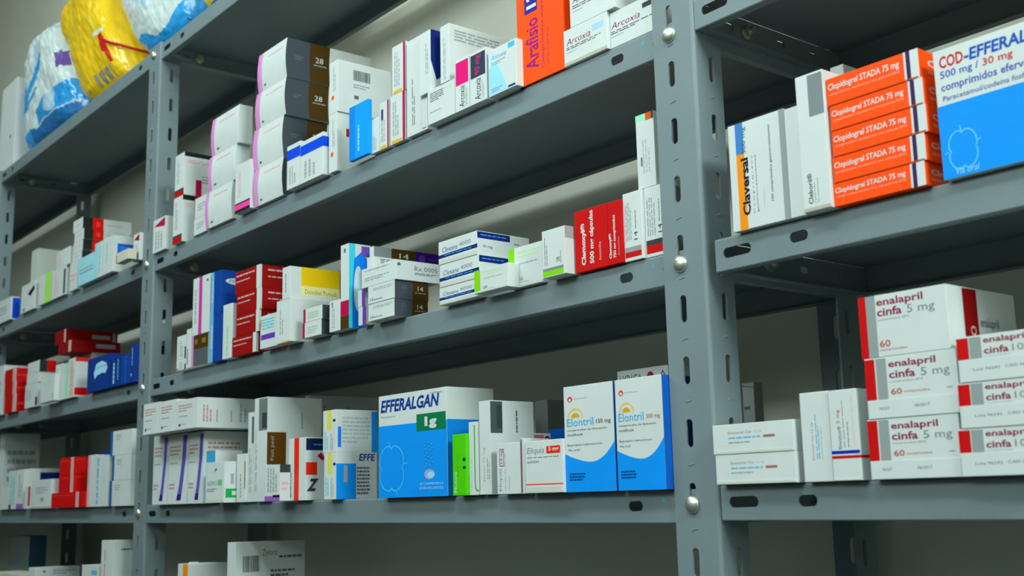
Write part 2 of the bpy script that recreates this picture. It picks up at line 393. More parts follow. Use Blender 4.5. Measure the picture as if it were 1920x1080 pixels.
BOXES = [
 ('short white carton with a crimson corner triangle, just right of the left front post','white cartons with crimson corner triangles',-1142.6,-3.5,417.7,49.1,40,53.4,'w',0,None,0,[('g','F',[(0.05,0.8),(0.95,0.97),(0.95,0.7),(0.55,0.74)],'crim'),('v','F',0.15,0.08,0.8,0.62,3,'txt2')]),
 ('lower of two white cartons with red and dark bottom bands, beside the left front post','stacked white cartons with red bottom bands',-1063.9,-3.5,417.7,34.2,95,72,'w',0,None,0,[('r','F',0,0.12,1,0.17,'dg'),('r','F',0,0,1,0.12,'red2'),('v','F',0.2,0.3,0.5,0.9,2,'txt2'),('r','R',0,0.9,1,1,'black'),('l','R',0.05,0.74,0.9,0.84,2,'pinktxt'),('l','R',0.3,0.3,0.9,0.5,3,'txt2'),('t','R',0.55,0.6,0.8,0.7,'28','txt',0,0,0),('r','R',0.2,0,0.3,1,'crim')]),
 ('upper of two white cartons with red and dark bottom bands, beside the left front post','stacked white cartons with red bottom bands',-1061.7,-3.5,489.8,34.3,95,67.6,'w',0,None,0,[('r','F',0,0.12,1,0.17,'dg'),('r','F',0,0,1,0.12,'red2'),('v','F',0.2,0.3,0.5,0.9,2,'txt2'),('r','R',0,0.9,1,1,'black'),('l','R',0.05,0.74,0.9,0.84,2,'pinktxt'),('l','R',0.3,0.3,0.9,0.5,3,'txt2'),('t','R',0.55,0.6,0.8,0.7,'28','txt',0,0,0),('r','R',0.2,0,0.3,0.38,'crim')]),
 ('lower of two plain little white cartons left of the pink-edged trio',None,-991.6,-1,417.7,43,40,25.3,'w',0,None,0,[('l','F',0.2,0.3,0.8,0.7,3,'txt2')]),
 ('upper of two plain little white cartons left of the pink-edged trio',None,-989.7,-1,443.16,46.7,40,30.5,'w',0,None,0,[('l','F',0.2,0.3,0.8,0.7,3,'txt2')]),
 ('bottom one of three plain white pink-edged cartons left of the taller dark-sided stack','white cartons with a pink left edge',-942.9,-3.5,417.7,86.3,20.3,54.1,'w',2.5,None,0,[('r','F',0,0,0.12,1,'pink'),('l','F',0.3,0.76,0.85,0.86,1,'pinktxt'),('e','F',0.25,0.13,0.05,0.03,'txt')]),
 ('middle one of three plain white pink-edged cartons left of the taller dark-sided stack','white cartons with a pink left edge',-934.8,-3.5,471.99,86.8,19.9,51.1,'w',2.5,None,0,[('r','F',0,0,0.12,1,'pink'),('l','F',0.3,0.76,0.85,0.86,1,'pinktxt'),('e','F',0.25,0.13,0.05,0.03,'txt')]),
 ('top one of three plain white pink-edged cartons left of the taller dark-sided stack','white cartons with a pink left edge',-927.9,-3.5,523.29,87.6,20,55.7,'w',2.5,None,0,[('r','F',0,0,0.12,1,'pink'),('l','F',0.3,0.76,0.85,0.86,1,'pinktxt'),('e','F',0.25,0.13,0.05,0.03,'txt')]),
 ('slim white carton with a bright pink and black bottom band before pink-edged stacks',None,-837.4,-9,417.7,45.7,20,68.6,'w',0,None,0,[('r','F',0,0,1,0.06,'black'),('r','F',0,0.06,1,0.17,'hotpink'),('r','F',0,0.17,1,0.2,'black'),('v','F',0.2,0.3,0.4,0.85,2,'pinktxt')]),
 ('bottom of four stacked pink-edged cartons with slate and brown right sides','stack of pink-edged cartons with dark sides',-787.8,-3.5,417.7,80.6,128.2,51.5,'w',2.5,None,0,[('r','F',0,0,0.16,1,'pink'),('r','F',0.12,0,0.16,1,'pinkl'),('l','F',0.35,0.76,0.9,0.84,1,'pinktxt'),('e','F',0.25,0.12,0.04,0.03,'txt'),('r','R',0,0,0.27,1,'slate'),('r','R',0.27,0,0.5,1,'brown'),('l','R',0.1,0.48,0.2,0.6,2,'txt'),('t','R',0.34,0.52,0.43,0.66,'28','w',0,0,0),('l','R',0.32,0.42,0.47,0.48,1,'txt2'),('l','R',0.53,0.5,0.7,0.7,4,'pinktxt'),('r','R',0.5,0,0.75,0.05,'crim')]),
 ('second lowest of four stacked pink-edged cartons with slate and brown right sides','stack of pink-edged cartons with dark sides',-791.5,-3.5,469.31,83.9,129.4,56.7,'w',2.5,None,0,[('r','F',0,0,0.16,1,'pink'),('r','F',0.12,0,0.16,1,'pinkl'),('l','F',0.35,0.76,0.9,0.84,1,'pinktxt'),('e','F',0.25,0.12,0.04,0.03,'txt'),('r','R',0,0,0.27,1,'slate'),('r','R',0.27,0,0.5,1,'brown'),('l','R',0.1,0.48,0.2,0.6,2,'txt'),('t','R',0.34,0.52,0.43,0.66,'28','w',0,0,0),('l','R',0.32,0.42,0.47,0.48,1,'txt2'),('l','R',0.53,0.5,0.7,0.7,4,'pinktxt'),('r','R',0.5,0,0.75,0.05,'crim')]),
 ('second highest of four stacked pink-edged cartons with slate and brown right sides','stack of pink-edged cartons with dark sides',-786.9,-3.5,526.11,84.4,128,50.5,'w',2.5,None,0,[('r','F',0,0,0.16,1,'pink'),('r','F',0.12,0,0.16,1,'pinkl'),('l','F',0.35,0.76,0.9,0.84,1,'pinktxt'),('e','F',0.25,0.12,0.04,0.03,'txt'),('r','R',0,0,0.27,1,'slate'),('r','R',0.27,0,0.5,1,'brown'),('l','R',0.1,0.48,0.2,0.6,2,'txt'),('t','R',0.34,0.52,0.43,0.66,'28','w',0,0,0),('l','R',0.32,0.42,0.47,0.48,1,'txt2'),('l','R',0.53,0.5,0.7,0.7,4,'pinktxt'),('r','R',0.5,0,0.75,0.05,'crim')]),
 ('topmost of four stacked pink-edged cartons with slate and brown right sides','stack of pink-edged cartons with dark sides',-781.7,-3.5,576.78,80.7,128.8,54.5,'w',2.5,None,0,[('r','F',0,0,0.16,1,'pink'),('r','F',0.12,0,0.16,1,'pinkl'),('l','F',0.35,0.76,0.9,0.84,1,'pinktxt'),('e','F',0.25,0.12,0.04,0.03,'txt'),('r','R',0,0,0.27,1,'slate'),('r','R',0.27,0,0.5,1,'brown'),('l','R',0.1,0.48,0.2,0.6,2,'txt'),('t','R',0.34,0.52,0.43,0.66,'28','w',0,0,0),('l','R',0.32,0.42,0.47,0.48,1,'txt2'),('l','R',0.53,0.5,0.7,0.7,4,'pinktxt'),('r','R',0.5,0,0.75,0.05,'crim')]),
 ('left of two white cartons with a royal blue band near the top','white cartons with a royal blue band',-687.5,-9,417.7,34.6,14,57.7,'w',0,None,0,[('r','F',0,0.66,1,0.9,'royal'),('v','F',0.15,0.1,0.7,0.5,3,'txt2')]),
 ('right of two white cartons with a royal blue band near the top','white cartons with a royal blue band',-652.1,-9,417.7,57.1,14,54.2,'w',0,None,0,[('r','F',0,0.66,1,0.9,'royal'),('v','F',0.15,0.1,0.7,0.5,3,'txt2'),('r','R',0,0.66,1,0.9,'royal')]),
 ('lower of two white cartons with an orange dot on the spine, brick-red side mark','white cartons with an orange dot on the spine',-590.5,-3.5,417.7,19.3,64.2,73.9,'w',0,None,0,[('e','F',0.4,0.3,0.16,0.045,'orange2'),('v','F',0.4,0.42,0.75,0.9,2,'txt2'),('r','R',0.2,0.6,0.45,0.74,'brick')]),
 ('upper of two white cartons with an orange dot on the spine, barcode on its side','white cartons with an orange dot on the spine',-589.9,-3.5,491.78,20.7,76.7,66.7,'w',0,None,0,[('e','F',0.4,0.3,0.16,0.045,'orange2'),('v','F',0.4,0.42,0.75,0.9,2,'txt2'),('b','R',0.28,0.66,0.6,0.86,'black'),('l','R',0.28,0.5,0.6,0.6,2,'txt2'),('r','R',0.3,0.3,0.38,0.37,'txt')]),
 ('narrow bright azure carton in the middle of the upper shelf',None,-533.2,-9,417.7,41.7,5.4,66,'azure4',0,None,0,[('v','F',0.42,0.12,0.58,0.6,1,'skyl'),('r','F',0,0,0.3,1,'azure2')]),
 ('blank white carton tucked right of the bright azure carton',None,-494.8,-3.5,417.7,18.6,50,41.2,'w',0,None,0,[('v','F',0.2,0.08,0.7,0.5,3,'txt2')]),
 ('shortest white carton with a thin crimson right edge and yellow foot','white cartons with a crimson stripe and yellow foot',-475.5,-3.5,417.7,19.2,60,55.8,'w',0,None,0,[('r','F',0.84,0,1,1,'crim'),('v','F',0.15,0.15,0.6,0.85,3,'txt2'),('r','F',0.1,0,0.75,0.07,'gold'),('r','F',0.2,0.62,0.4,0.85,'navy')]),
 ('lower of two stacked white cartons with a crimson stripe and yellow foot','white cartons with a crimson stripe and yellow foot',-453,-3.5,417.7,30,60,57.5,'w',0,None,0,[('r','F',0.84,0,1,1,'crim'),('v','F',0.15,0.15,0.6,0.85,3,'txt2'),('r','F',0.1,0,0.75,0.07,'gold')]),
 ('upper of two stacked white cartons with a crimson stripe and yellow foot','white cartons with a crimson stripe and yellow foot',-448.7,-3.5,475.34,26.9,60,57.3,'w',0,None,0,[('r','F',0.84,0,1,1,'crim'),('v','F',0.15,0.15,0.6,0.85,3,'txt2'),('r','F',0.1,0,0.75,0.07,'gold')]),
 ('tall white carton with upright green-grey lettering, right of the crimson-striped pair',None,-419.1,-3.5,417.7,27.5,60,111.5,'w',0,None,0,[('v','F',0.35,0.1,0.6,0.6,2,'greytxt'),('v','R',0.2,0.6,0.8,0.9,2,'txt2')]),
 ('thin white carton squeezed below the carton with the navy side',None,-391.3,-3.5,417.7,11.8,50,36.2,'w',0,None,0,[('r','F',0.2,0.06,0.8,0.09,'txt')]),
 ('white carton with grey and green printed lines, under the navy-sided carton',None,-371,-9,417.7,49.3,70,38.2,'w',0,None,0,[('l','F',0.1,0.62,0.6,0.9,5,'txt'),('r','F',0.62,0.84,0.9,0.9,'limel'),('l','F',0.08,0.3,0.5,0.36,1,'txt2')]),
 ('white carton with a navy blue right side perched on lower cartons',None,-388.6,-7,456.06,21.5,30,70.8,'w',0,None,0,[('v','F',0.5,0.3,0.8,0.8,2,'txt2'),('g','R',[(0,1),(1,1),(1,0.45),(0.25,0.2),(0,0.5)],'navy')]),
 ('tallest white carton standing on another, grey text across its long right side',None,-354.1,-3.5,456.06,16.7,82.4,68.4,'w',0,None,0,[('v','F',0.3,0.1,0.6,0.8,2,'txt2'),('l','R',0.08,0.72,0.85,0.92,4,'txt2'),('r','F',0,0,1,0.06,'navy')]),
 ('narrow white carton topped with a magenta square',None,-320.8,-9,417.7,24.7,60,56,'w',0,None,0,[('r','F',0.06,0.5,0.94,0.95,'mag'),('t','F',0.3,0.05,0.66,0.46,'Arcoxia','black',90,0,0.2),('v','F',0.72,0.06,0.86,0.42,2,'txt2')]),
 ('narrow white carton topped with a dark navy square, beside the magenta one',None,-295.2,-9,417.7,27.9,60,55.3,'w',0,None,0,[('r','F',0.06,0.5,0.94,0.95,'slaten'),('t','F',0.3,0.05,0.66,0.46,'Arcoxia','black',90,0,0.2),('v','F',0.72,0.06,0.86,0.42,2,'txt2'),('t','F',0.3,0.55,0.7,0.92,'90 mg','mag',90,0,0)]),
 ('white carton with a pale blue triangle, left of the tall orange carton',None,-263.9,-9,417.7,44.4,60,48.5,'w',0,None,0,[('g','F',[(0.02,0.02),(0.7,0.02),(0.3,0.7),(0.02,0.72)],'skyl'),('g','F',[(0.02,0.6),(0.3,0.7),(0.02,0.98)],'skyl2'),('t','F',0.1,0.76,0.65,0.86,'Arcoxia','skyd',0,0,0.2),('r','F',0.72,0.86,0.95,0.97,'sky'),('l','F',0.1,0.64,0.6,0.72,2,'txt2'),('l','F',0.1,0.06,0.5,0.16,2,'txt2'),('r','F',0.7,0.03,0.95,0.07,'navy')]),
 ('large vivid orange carton with purple upright lettering on the upper shelf',None,-227.7,-0.5,417.7,68.5,90,108.8,'orange7',0,None,0,[('t','F',0.19,0.12,0.47,0.6,'Arafisio','purpd',90,0.02,0),('r','F',0.18,0.66,0.46,0.98,'navyp'),('t','F',0.22,0.7,0.44,0.97,'125','w',90,0.03,0),('t','F',0.53,0.09,0.6,0.95,'Comprimidos dispersables','purpd',90,0,0),('v','F',0.66,0.1,0.68,0.45,1,'purpd')]),
 ('lower left of the white cartons with maroon italic name, right of the orange carton','white cartons with a maroon italic name',-159.1,-0.5,417.7,58.8,100,35.7,'w',0,(0.1,'cream'),0,[('t','F',0.06,0.56,0.62,0.74,'Arcoxia','maroon',0,0,0.25),('l','F',0.06,0.42,0.85,0.52,2,'txt'),('l','F',0.06,0.34,0.3,0.38,1,'txt2'),('r','F',0.66,0.66,0.92,0.82,'skyb')]),
 ('rightmost white carton with maroon italic name, next to the big front post','white cartons with a maroon italic name',-100,3,417.7,53.6,100,33.6,'w',0,None,0,[('t','F',0.02,0.52,0.7,0.7,'Arcoxia','maroon',0,0,0.25),('r','F',0.76,0.72,0.98,0.86,'dg'),('l','F',0.02,0.36,0.98,0.47,2,'txt'),('l','F',0.02,0.28,0.3,0.33,1,'txt2')]),
 ('upper white carton with maroon italic name, resting on two like it','white cartons with a maroon italic name',-149.2,-0.5,453.52,60.1,100,40,'w',0,None,0,[('t','F',0.06,0.56,0.62,0.74,'Arcoxia','maroon',0,0,0.25),('l','F',0.06,0.42,0.85,0.52,2,'txt'),('l','F',0.06,0.34,0.3,0.38,1,'txt2')]),
 ('lower of two tiny white cartons in the left corner of the middle shelf',None,-1024.9,-8,220,33.5,40,15.6,'w',0,None,0,[('v','F',0.3,0.1,0.7,0.8,2,'txt2'),('r','F',0.85,0,1,0.5,'dg'),('e','F',0.12,0.12,0.12,0.06,'red2')]),
 ('upper of two tiny white cartons in the left corner of the middle shelf',None,-1024.4,-8,235.74,32.6,40,34.7,'w',0,None,0,[('v','F',0.3,0.1,0.7,0.8,2,'txt2'),('r','F',0.85,0,1,0.5,'dg')]),
 ('sliver-thin white carton wedged left of the dark brown carton',None,-990.4,-8,220,16.9,40,57.2,'w',0,None,0,[('r','F',0.1,0.1,0.4,0.5,'txt2')]),
 ('dark grey and brown carton carrying a tall white one with pink stripe',None,-971.8,-8,220,56,60,44.7,'w',0,None,0,[('r','F',0,0,0.12,1,'pink'),('r','F',0.12,0,1,0.55,'slate2'),('r','F',0.12,0.55,1,1,'brown'),('r','F',0.62,0.7,0.85,0.86,'gold2'),('r','F',0.2,0.7,0.35,0.86,'gold2')]),
 ('tall white carton with one magenta stripe, standing on a dark brown carton',None,-971.6,-8,264.85,57.3,60,83.7,'w',0,None,0,[('r','F',0.36,0,0.55,1,'mag2'),('v','F',0.1,0.2,0.25,0.8,1,'txt2'),('e','F',0.85,0.9,0.06,0.025,'txt')]),
 ('lower of two deep blue cartons stacked on the middle shelf','stacked deep blue cartons',-911.6,-8,220,38,70,64.5,'navyc',0,None,0,[('r','F',0,0,0.3,1,'skyd2'),('v','F',0.08,0.3,0.25,0.8,1,'w')]),
 ('upper of two deep blue cartons, pale oval emblem on its side','stacked deep blue cartons',-909.8,-8,284.63,30.4,60,63,'navyc',0,None,0,[('r','F',0,0,0.3,1,'skyd2'),('v','F',0.08,0.3,0.25,0.8,1,'w'),('e','R',0.4,0.76,0.28,0.075,'w'),('t','R',0.2,0.72,0.6,0.8,'Pfizer','blue',0,0,0.2)]),
 ('white carton with faint green print, between the blue pair and the red stack',None,-869.1,-8,220,28.3,50,75,'w',0,None,0,[('v','F',0.25,0.1,0.7,0.8,3,'limel'),('v','F',0.4,0.05,0.6,0.6,1,'cyan')]),
 ('bottom carton of the dark red stack of four with white corner stripes','stack of four dark red cartons',-838.5,-8,220,70.2,60,26,'red3',0,None,0,[('r','F',0.87,0,1,1,'w'),('l','F',0.05,0.72,0.8,0.86,1,'pinkw'),('l','F',0.05,0.5,0.6,0.6,1,'pinkw'),('l','R',0.2,0.72,0.95,0.86,1,'pinkw'),('l','R',0.2,0.45,0.9,0.55,1,'pinkw'),('r','R',0,0,0.05,1,'w')]),
 ('second from bottom carton of the dark red stack of four with white corner stripes','stack of four dark red cartons',-828.4,-8,246.12,67.4,60,29.1,'red3',0,None,0,[('r','F',0.87,0,1,1,'w'),('l','F',0.05,0.72,0.8,0.86,1,'pinkw'),('l','F',0.05,0.5,0.6,0.6,1,'pinkw'),('l','R',0.2,0.72,0.95,0.86,1,'pinkw'),('l','R',0.2,0.45,0.9,0.55,1,'pinkw'),('r','R',0,0,0.05,1,'w')]),
 ('second from top carton of the dark red stack of four with white corner stripes','stack of four dark red cartons',-828,-8,275.39,68.4,60,28.3,'red3',0,None,0,[('r','F',0.87,0,1,1,'w'),('l','F',0.05,0.72,0.8,0.86,1,'pinkw'),('l','F',0.05,0.5,0.6,0.6,1,'pinkw'),('l','R',0.2,0.72,0.95,0.86,1,'pinkw'),('l','R',0.2,0.45,0.9,0.55,1,'pinkw'),('r','R',0,0,0.05,1,'w')]),
 ('top carton of the dark red stack of four with white corner stripes','stack of four dark red cartons',-833.2,-8,303.87,72.4,60,30.9,'red3',0,None,0,[('r','F',0.87,0,1,1,'w'),('l','F',0.05,0.72,0.8,0.86,1,'pinkw'),('l','F',0.05,0.5,0.6,0.6,1,'pinkw'),('l','R',0.2,0.72,0.95,0.86,1,'pinkw'),('l','R',0.2,0.45,0.9,0.55,1,'pinkw'),('r','R',0,0,0.05,1,'w')]),
 ('small white carton with a purple band, against the dark red stack',None,-748.8,-12,220,47.6,12,42.5,'w',0,None,0,[('r','F',0.05,0.26,0.85,0.42,'purp'),('l','F',0.1,0.55,0.8,0.9,4,'cyan'),('r','F',0,0.6,0.05,0.9,'orange2')]),
 ('white carton overhanging the shelf edge below the yellow-sided carton',None,-696.7,-16,220,37.7,60,54,'w',0,None,0,[('v','F',0.2,0.2,0.5,0.8,2,'txt2'),('r','F',0.3,0,0.9,0.03,'gold')]),
 ('white carton with a long golden yellow right side on the middle shelf',None,-682.2,-16,274.2,19.5,70.7,40.5,'w',0,None,0,[('r','R',0.22,0.12,1,1,'yel'),('r','R',0.22,0.12,1,0.42,'yell'),('t','R',0.3,0.16,0.95,0.32,'Daivobet Pomada','greytxt',0,0,0),('v','F',0.3,0.2,0.6,0.8,1,'txt2')]),
 ('lower of two small white cartons with red left edge and charcoal right side','small white cartons with charcoal sides',-636.6,-12,220,46,40,18.5,'w',0,None,0,[('r','F',0,0,0.12,1,'crim'),('r','R',0,0,1,1,'dg'),('l','F',0.25,0.2,0.8,0.7,3,'limet')]),
 ('upper of two small white cartons with red left edge and charcoal right side','small white cartons with charcoal sides',-634.9,-12,238.68,46,40,16.7,'w',0,None,0,[('r','F',0,0,0.12,1,'crim'),('r','R',0,0,1,1,'dg'),('l','F',0.25,0.2,0.8,0.7,3,'limet')]),
 ('plain white upright carton left of the tall cyan and blue one',None,-575.5,-10,220,25.1,60,36.6,'w',0,None,0,[('v','F',0.2,0.1,0.5,0.8,2,'txt2'),('r','F',0.2,0.8,0.3,0.95,'txt')]),
 ('tallest carton of the middle shelf, white spine and cyan and blue side',None,-550.2,-10,220,18.7,46.3,99.5,'w',0,None,0,[('r','F',0,0.15,1,0.33,'crim'),('r','F',0,0,1,0.15,'brown'),('r','F',0.4,0.9,0.6,0.95,'txt'),('r','R',0,0,0.22,1,'cyan'),('r','R',0.18,0,0.62,1,'w'),('g','R',[(0.1,0),(0.5,0),(0.6,0.3),(0.62,0.72),(0.4,0.93),(0.15,0.82),(0.1,0.5)],'azure3'),('e','R',0.27,0.47,0.13,0.27,'w'),('e','R',0.27,0.47,0.06,0.2,'skyl2'),('r','R',0.62,0.78,1,1,'slateg'),('r','R',0.36,0.86,0.7,0.98,'purp2')]),
 ('lower of two thin white cartons with purple right edges, left of the dark-sided pair',None,-514,-8,220,16.6,40,20.9,'w',0,None,0,[('r','F',0.55,0,1,1,'purp')]),
 ('upper of two thin white cartons with purple right edges, left of the dark-sided pair',None,-515.2,-8,241.1,16,40,19.1,'w',0,None,0,[('r','F',0.55,0,1,1,'purp')]),
 ('lower of two white cartons with slate and brown sides and small number 14','white cartons with slate and brown sides',-484.8,-13,220,53.1,43.7,19.3,'w',0,(0.12,'w'),0,[('l','F',0.2,0.68,0.95,0.85,2,'txt2'),('t','F',0.08,0.12,0.2,0.34,'14','txt',0,0,0),('l','F',0.22,0.14,0.55,0.24,1,'txt'),('r','R',0,0,0.52,1,'slate'),('r','R',0.52,0,1,1,'brown'),('t','R',0.2,0.5,0.36,0.75,'850','txt',0,0,0),('l','R',0.2,0.35,0.36,0.42,1,'txt'),('t','R',0.68,0.5,0.84,0.75,'14','w',0,0,0),('l','R',0.6,0.34,0.92,0.42,1,'txt2')]),
 ('upper of two white cartons with slate and brown sides and small number 14','white cartons with slate and brown sides',-485.4,-13,239.48,54.4,44.1,20.2,'w',0,(0.12,'w'),0,[('l','F',0.2,0.68,0.95,0.85,2,'txt2'),('t','F',0.08,0.12,0.2,0.34,'14','txt',0,0,0),('l','F',0.22,0.14,0.55,0.24,1,'txt'),('r','R',0,0,0.52,1,'slate'),('r','R',0.52,0,1,1,'brown'),('t','R',0.2,0.5,0.36,0.75,'850','txt',0,0,0),('l','R',0.2,0.35,0.36,0.42,1,'txt'),('t','R',0.68,0.5,0.84,0.75,'14','w',0,0,0),('l','R',0.6,0.34,0.92,0.42,1,'txt2')]),
 ('wide white carton with grey print lying on the slate-sided pair',None,-499,-13,259.83,70.8,57.6,21.9,'w',0,None,0,[('l','F',0.1,0.78,0.8,0.9,1,'txt2'),('l','F',0.1,0.28,0.8,0.5,2,'txt2'),('r','R',0.03,0.7,0.1,0.85,'txt'),('t','R',0.42,0.52,0.95,0.76,'Rx 0005','txt',0,0,0),('l','R',0.42,0.3,0.95,0.44,2,'txt')]),
 ('white carton with fine print below the flat purple-banded carton',None,-508.6,0,281.93,13.7,95,16.6,'w',0,None,0,[('l','R',0.1,0.3,0.5,0.9,5,'txt')]),
 ('flat carton with dark brown and purple side on top of the white cartons',None,-518.9,10,298.68,9.3,160,15.5,'w',0,None,0,[('r','R',0,0,0.15,1,'slateg'),('r','R',0.15,0,0.36,1,'brown'),('t','R',0.22,0.3,0.3,0.7,'14','w',0,0,0),('r','R',0.36,0,1,1,'purpd2'),('e','R',0.42,0.5,0.03,0.3,'purp'),('l','R',0.48,0.4,0.6,0.6,1,'purp')]),
 ('bottom one of three white cartons with a slanting navy band across the front','white cartons with a navy band',-354.6,-8,220,65.7,43.3,18.1,'w',0,(0.2,'w2'),0,[('t','F',0.1,0.5,0.5,0.72,'Clexane','navytxt',0,0,0.15),('t','F',0.54,0.56,0.84,0.74,'4000','greytxt',0,0,0),('g','F',[(0,0.27),(1,0.3),(1,0.46),(0,0.42)],'navy'),('l','F',0.15,0.33,0.85,0.4,1,'skyd'),('r','F',0.05,0,0.95,0.05,'cream'),('r','R',0,0.7,0.62,0.97,'navy'),('l','R',0.06,0.8,0.55,0.88,1,'skyd'),('t','R',0.1,0.3,0.28,0.44,'40 mg','txt',0,0,0),('l','R',0.7,0.6,0.8,0.68,1,'txt')]),
 ('middle one of three white cartons with a slanting navy band across the front','white cartons with a navy band',-354.1,-8,238.23,67.6,59.5,23.9,'w',0,(0.2,'w2'),0,[('t','F',0.1,0.5,0.5,0.72,'Clexane','navytxt',0,0,0.15),('t','F',0.54,0.56,0.84,0.74,'4000','greytxt',0,0,0),('g','F',[(0,0.27),(1,0.3),(1,0.46),(0,0.42)],'navy'),('l','F',0.15,0.33,0.85,0.4,1,'skyd'),('r','F',0.05,0,0.95,0.05,'cream'),('r','R',0,0.7,0.62,0.97,'navy'),('l','R',0.06,0.8,0.55,0.88,1,'skyd'),('t','R',0.1,0.3,0.28,0.44,'40 mg','txt',0,0,0),('l','R',0.7,0.6,0.8,0.68,1,'txt')]),
 ('top one of three white cartons with a slanting navy band across the front','white cartons with a navy band',-355.5,-8,262.3,66.7,67.2,24.4,'w',0,(0.2,'w2'),0,[('t','F',0.1,0.5,0.5,0.72,'Clexane','navytxt',0,0,0.15),('t','F',0.54,0.56,0.84,0.74,'4000','greytxt',0,0,0),('g','F',[(0,0.27),(1,0.3),(1,0.46),(0,0.42)],'navy'),('l','F',0.15,0.33,0.85,0.4,1,'skyd'),('r','F',0.05,0,0.95,0.05,'cream'),('r','R',0,0.7,0.62,0.97,'navy'),('l','R',0.06,0.8,0.55,0.88,1,'skyd'),('t','R',0.1,0.3,0.28,0.44,'40 mg','txt',0,0,0),('l','R',0.7,0.6,0.8,0.68,1,'txt')]),
 ('smaller of two white cartons with a lime green left edge','white cartons with a lime green left edge',-282.9,-17,220,52.9,14,23,'w',0,(0.09,'w2'),0,[('r','F',0,0,0.18,1,'lime'),('l','F',0.28,0.72,0.9,0.9,2,'limel'),('l','F',0.28,0.55,0.85,0.6,1,'txt2'),('t','F',0.26,0.14,0.38,0.26,'28','txt',0,0,0),('l','F',0.4,0.1,0.6,0.14,1,'txt2')]),
 ('larger of two white cartons with a lime green left edge','white cartons with a lime green left edge',-246.3,-2.9,220,50.3,70,39.3,'w',0,(0.06,'w2'),0,[('r','F',0,0,0.18,1,'lime'),('l','F',0.28,0.72,0.9,0.9,2,'limel'),('l','F',0.28,0.55,0.85,0.6,1,'txt2'),('t','F',0.3,0.16,0.42,0.26,'56','txt',0,0,0),('l','F',0.3,0.1,0.6,0.13,1,'txt2')]),
 ('white carton with a lime green foot, immediately left of the red cartons',None,-184.3,-13,220,32,60,43.8,'w',0,None,0,[('r','F',0.02,0.02,0.9,0.13,'lime'),('r','F',0.02,0.13,0.9,0.19,'slateg'),('t','F',0.6,0.28,0.75,0.38,'28','txt',90,0,0),('v','F',0.76,0.24,0.84,0.5,1,'txt2'),('v','F',0.08,0.25,0.25,0.85,2,'txt2'),('r','R',0,0.75,1,1,'slatep'),('v','R',0.4,0.2,0.7,0.65,2,'peach')]),
 ('large bright red carton with bold white upright lettering on the middle shelf',None,-150.3,-3,220,42.8,90,56.2,'red4',0,None,0,[('t','F',0.19,0.1,0.36,0.78,'Clamoxyl®','w',90,0.04,0),('t','F',0.45,0.1,0.61,0.96,'500 mg cápsulas','w',90,0.03,0),('t','F',0.72,0.12,0.79,0.42,'Amoxicilina','pinkw',90,0,0)]),
 ('narrow bright red carton with white upright lettering beside the large red one',None,-107.2,-3,220,17.2,90,55.8,'red4',0,None,0,[('t','F',0.05,0.1,0.28,0.5,'Clamoxyl®','w',90,0.04,0),('t','F',0.36,0.1,0.6,0.78,'750 mg comprimidos','w',90,0.03,0),('t','F',0.72,0.12,0.8,0.42,'Amoxicilina','pinkw',90,0,0)]),
 ('white carton numbered 14 with red foot, next to the narrow red carton','white cartons numbered 14 with a red foot',-89.8,-0.5,220,22,80,60,'w',0,None,0,[('t','F',0.55,0.29,0.74,0.41,'14','black',90,0,0),('v','F',0.62,0.45,0.7,0.72,1,'txt'),('v','F',0.1,0.3,0.45,0.85,4,'txt2'),('r','F',0.04,0.05,0.92,0.13,'red4'),('r','F',0.04,0.13,0.92,0.2,'slatew'),('r','F',0,0.25,0.06,0.8,'pinktxt')]),
 ('white carton numbered 14 with grey and red foot, against the big front post','white cartons numbered 14 with a red foot',-67.6,3,220,22.9,80,60.7,'w',0,None,0,[('t','F',0.66,0.32,0.85,0.44,'14','black',90,0,0),('v','F',0.7,0.48,0.78,0.8,1,'txt'),('v','F',0.1,0.3,0.55,0.85,4,'txt2'),('r','F',0.04,0.05,1,0.17,'red4'),('r','F',0.04,0.17,1,0.24,'dg')]),
 ('slim white carton with a green and orange top edge, stood on another carton',None,-73.6,3,280.88,21.3,25,65.9,'w',0,None,0,[('r','F',0,0.91,0.6,1,'mint'),('r','F',0.55,0.9,0.92,1,'orange3'),('r','F',0.88,0.9,1,1,'dg'),('v','F',0.3,0.2,0.75,0.65,3,'txt3'),('r','F',0.22,0.3,0.3,0.42,'txt')]),
 ('left of three upright white cartons with purple swooshes beside the left post','upright white cartons with a purple swoosh',-1095.5,-10,27.2,54.2,120,100.7,'w',0,None,0,[('g','F',[(0.76,0.97),(0.97,0.97),(0.9,0.6),(0.8,0.3),(0.7,0.05),(0.47,0.05),(0.6,0.25),(0.72,0.6)],'purpb'),('g','F',[(0.47,0.05),(0.7,0.05),(0.735,0.14),(0.52,0.14)],'purpd3'),('l','F',0.08,0.68,0.65,0.84,3,'redtxt'),('l','F',0.08,0.56,0.5,0.6,1,'txt2'),('l','F',0.08,0.2,0.4,0.3,2,'redtxt')]),
 ('middle of three upright white cartons with purple swooshes beside the left post','upright white cartons with a purple swoosh',-1039.4,-10,27.2,68.2,120,99.8,'w',0,None,0,[('g','F',[(0.76,0.97),(0.97,0.97),(0.9,0.6),(0.8,0.3),(0.7,0.05),(0.47,0.05),(0.6,0.25),(0.72,0.6)],'purpb'),('g','F',[(0.47,0.05),(0.7,0.05),(0.735,0.14),(0.52,0.14)],'purpd3'),('l','F',0.08,0.68,0.65,0.84,3,'redtxt'),('l','F',0.08,0.56,0.5,0.6,1,'txt2'),('l','F',0.08,0.2,0.4,0.3,2,'redtxt')]),
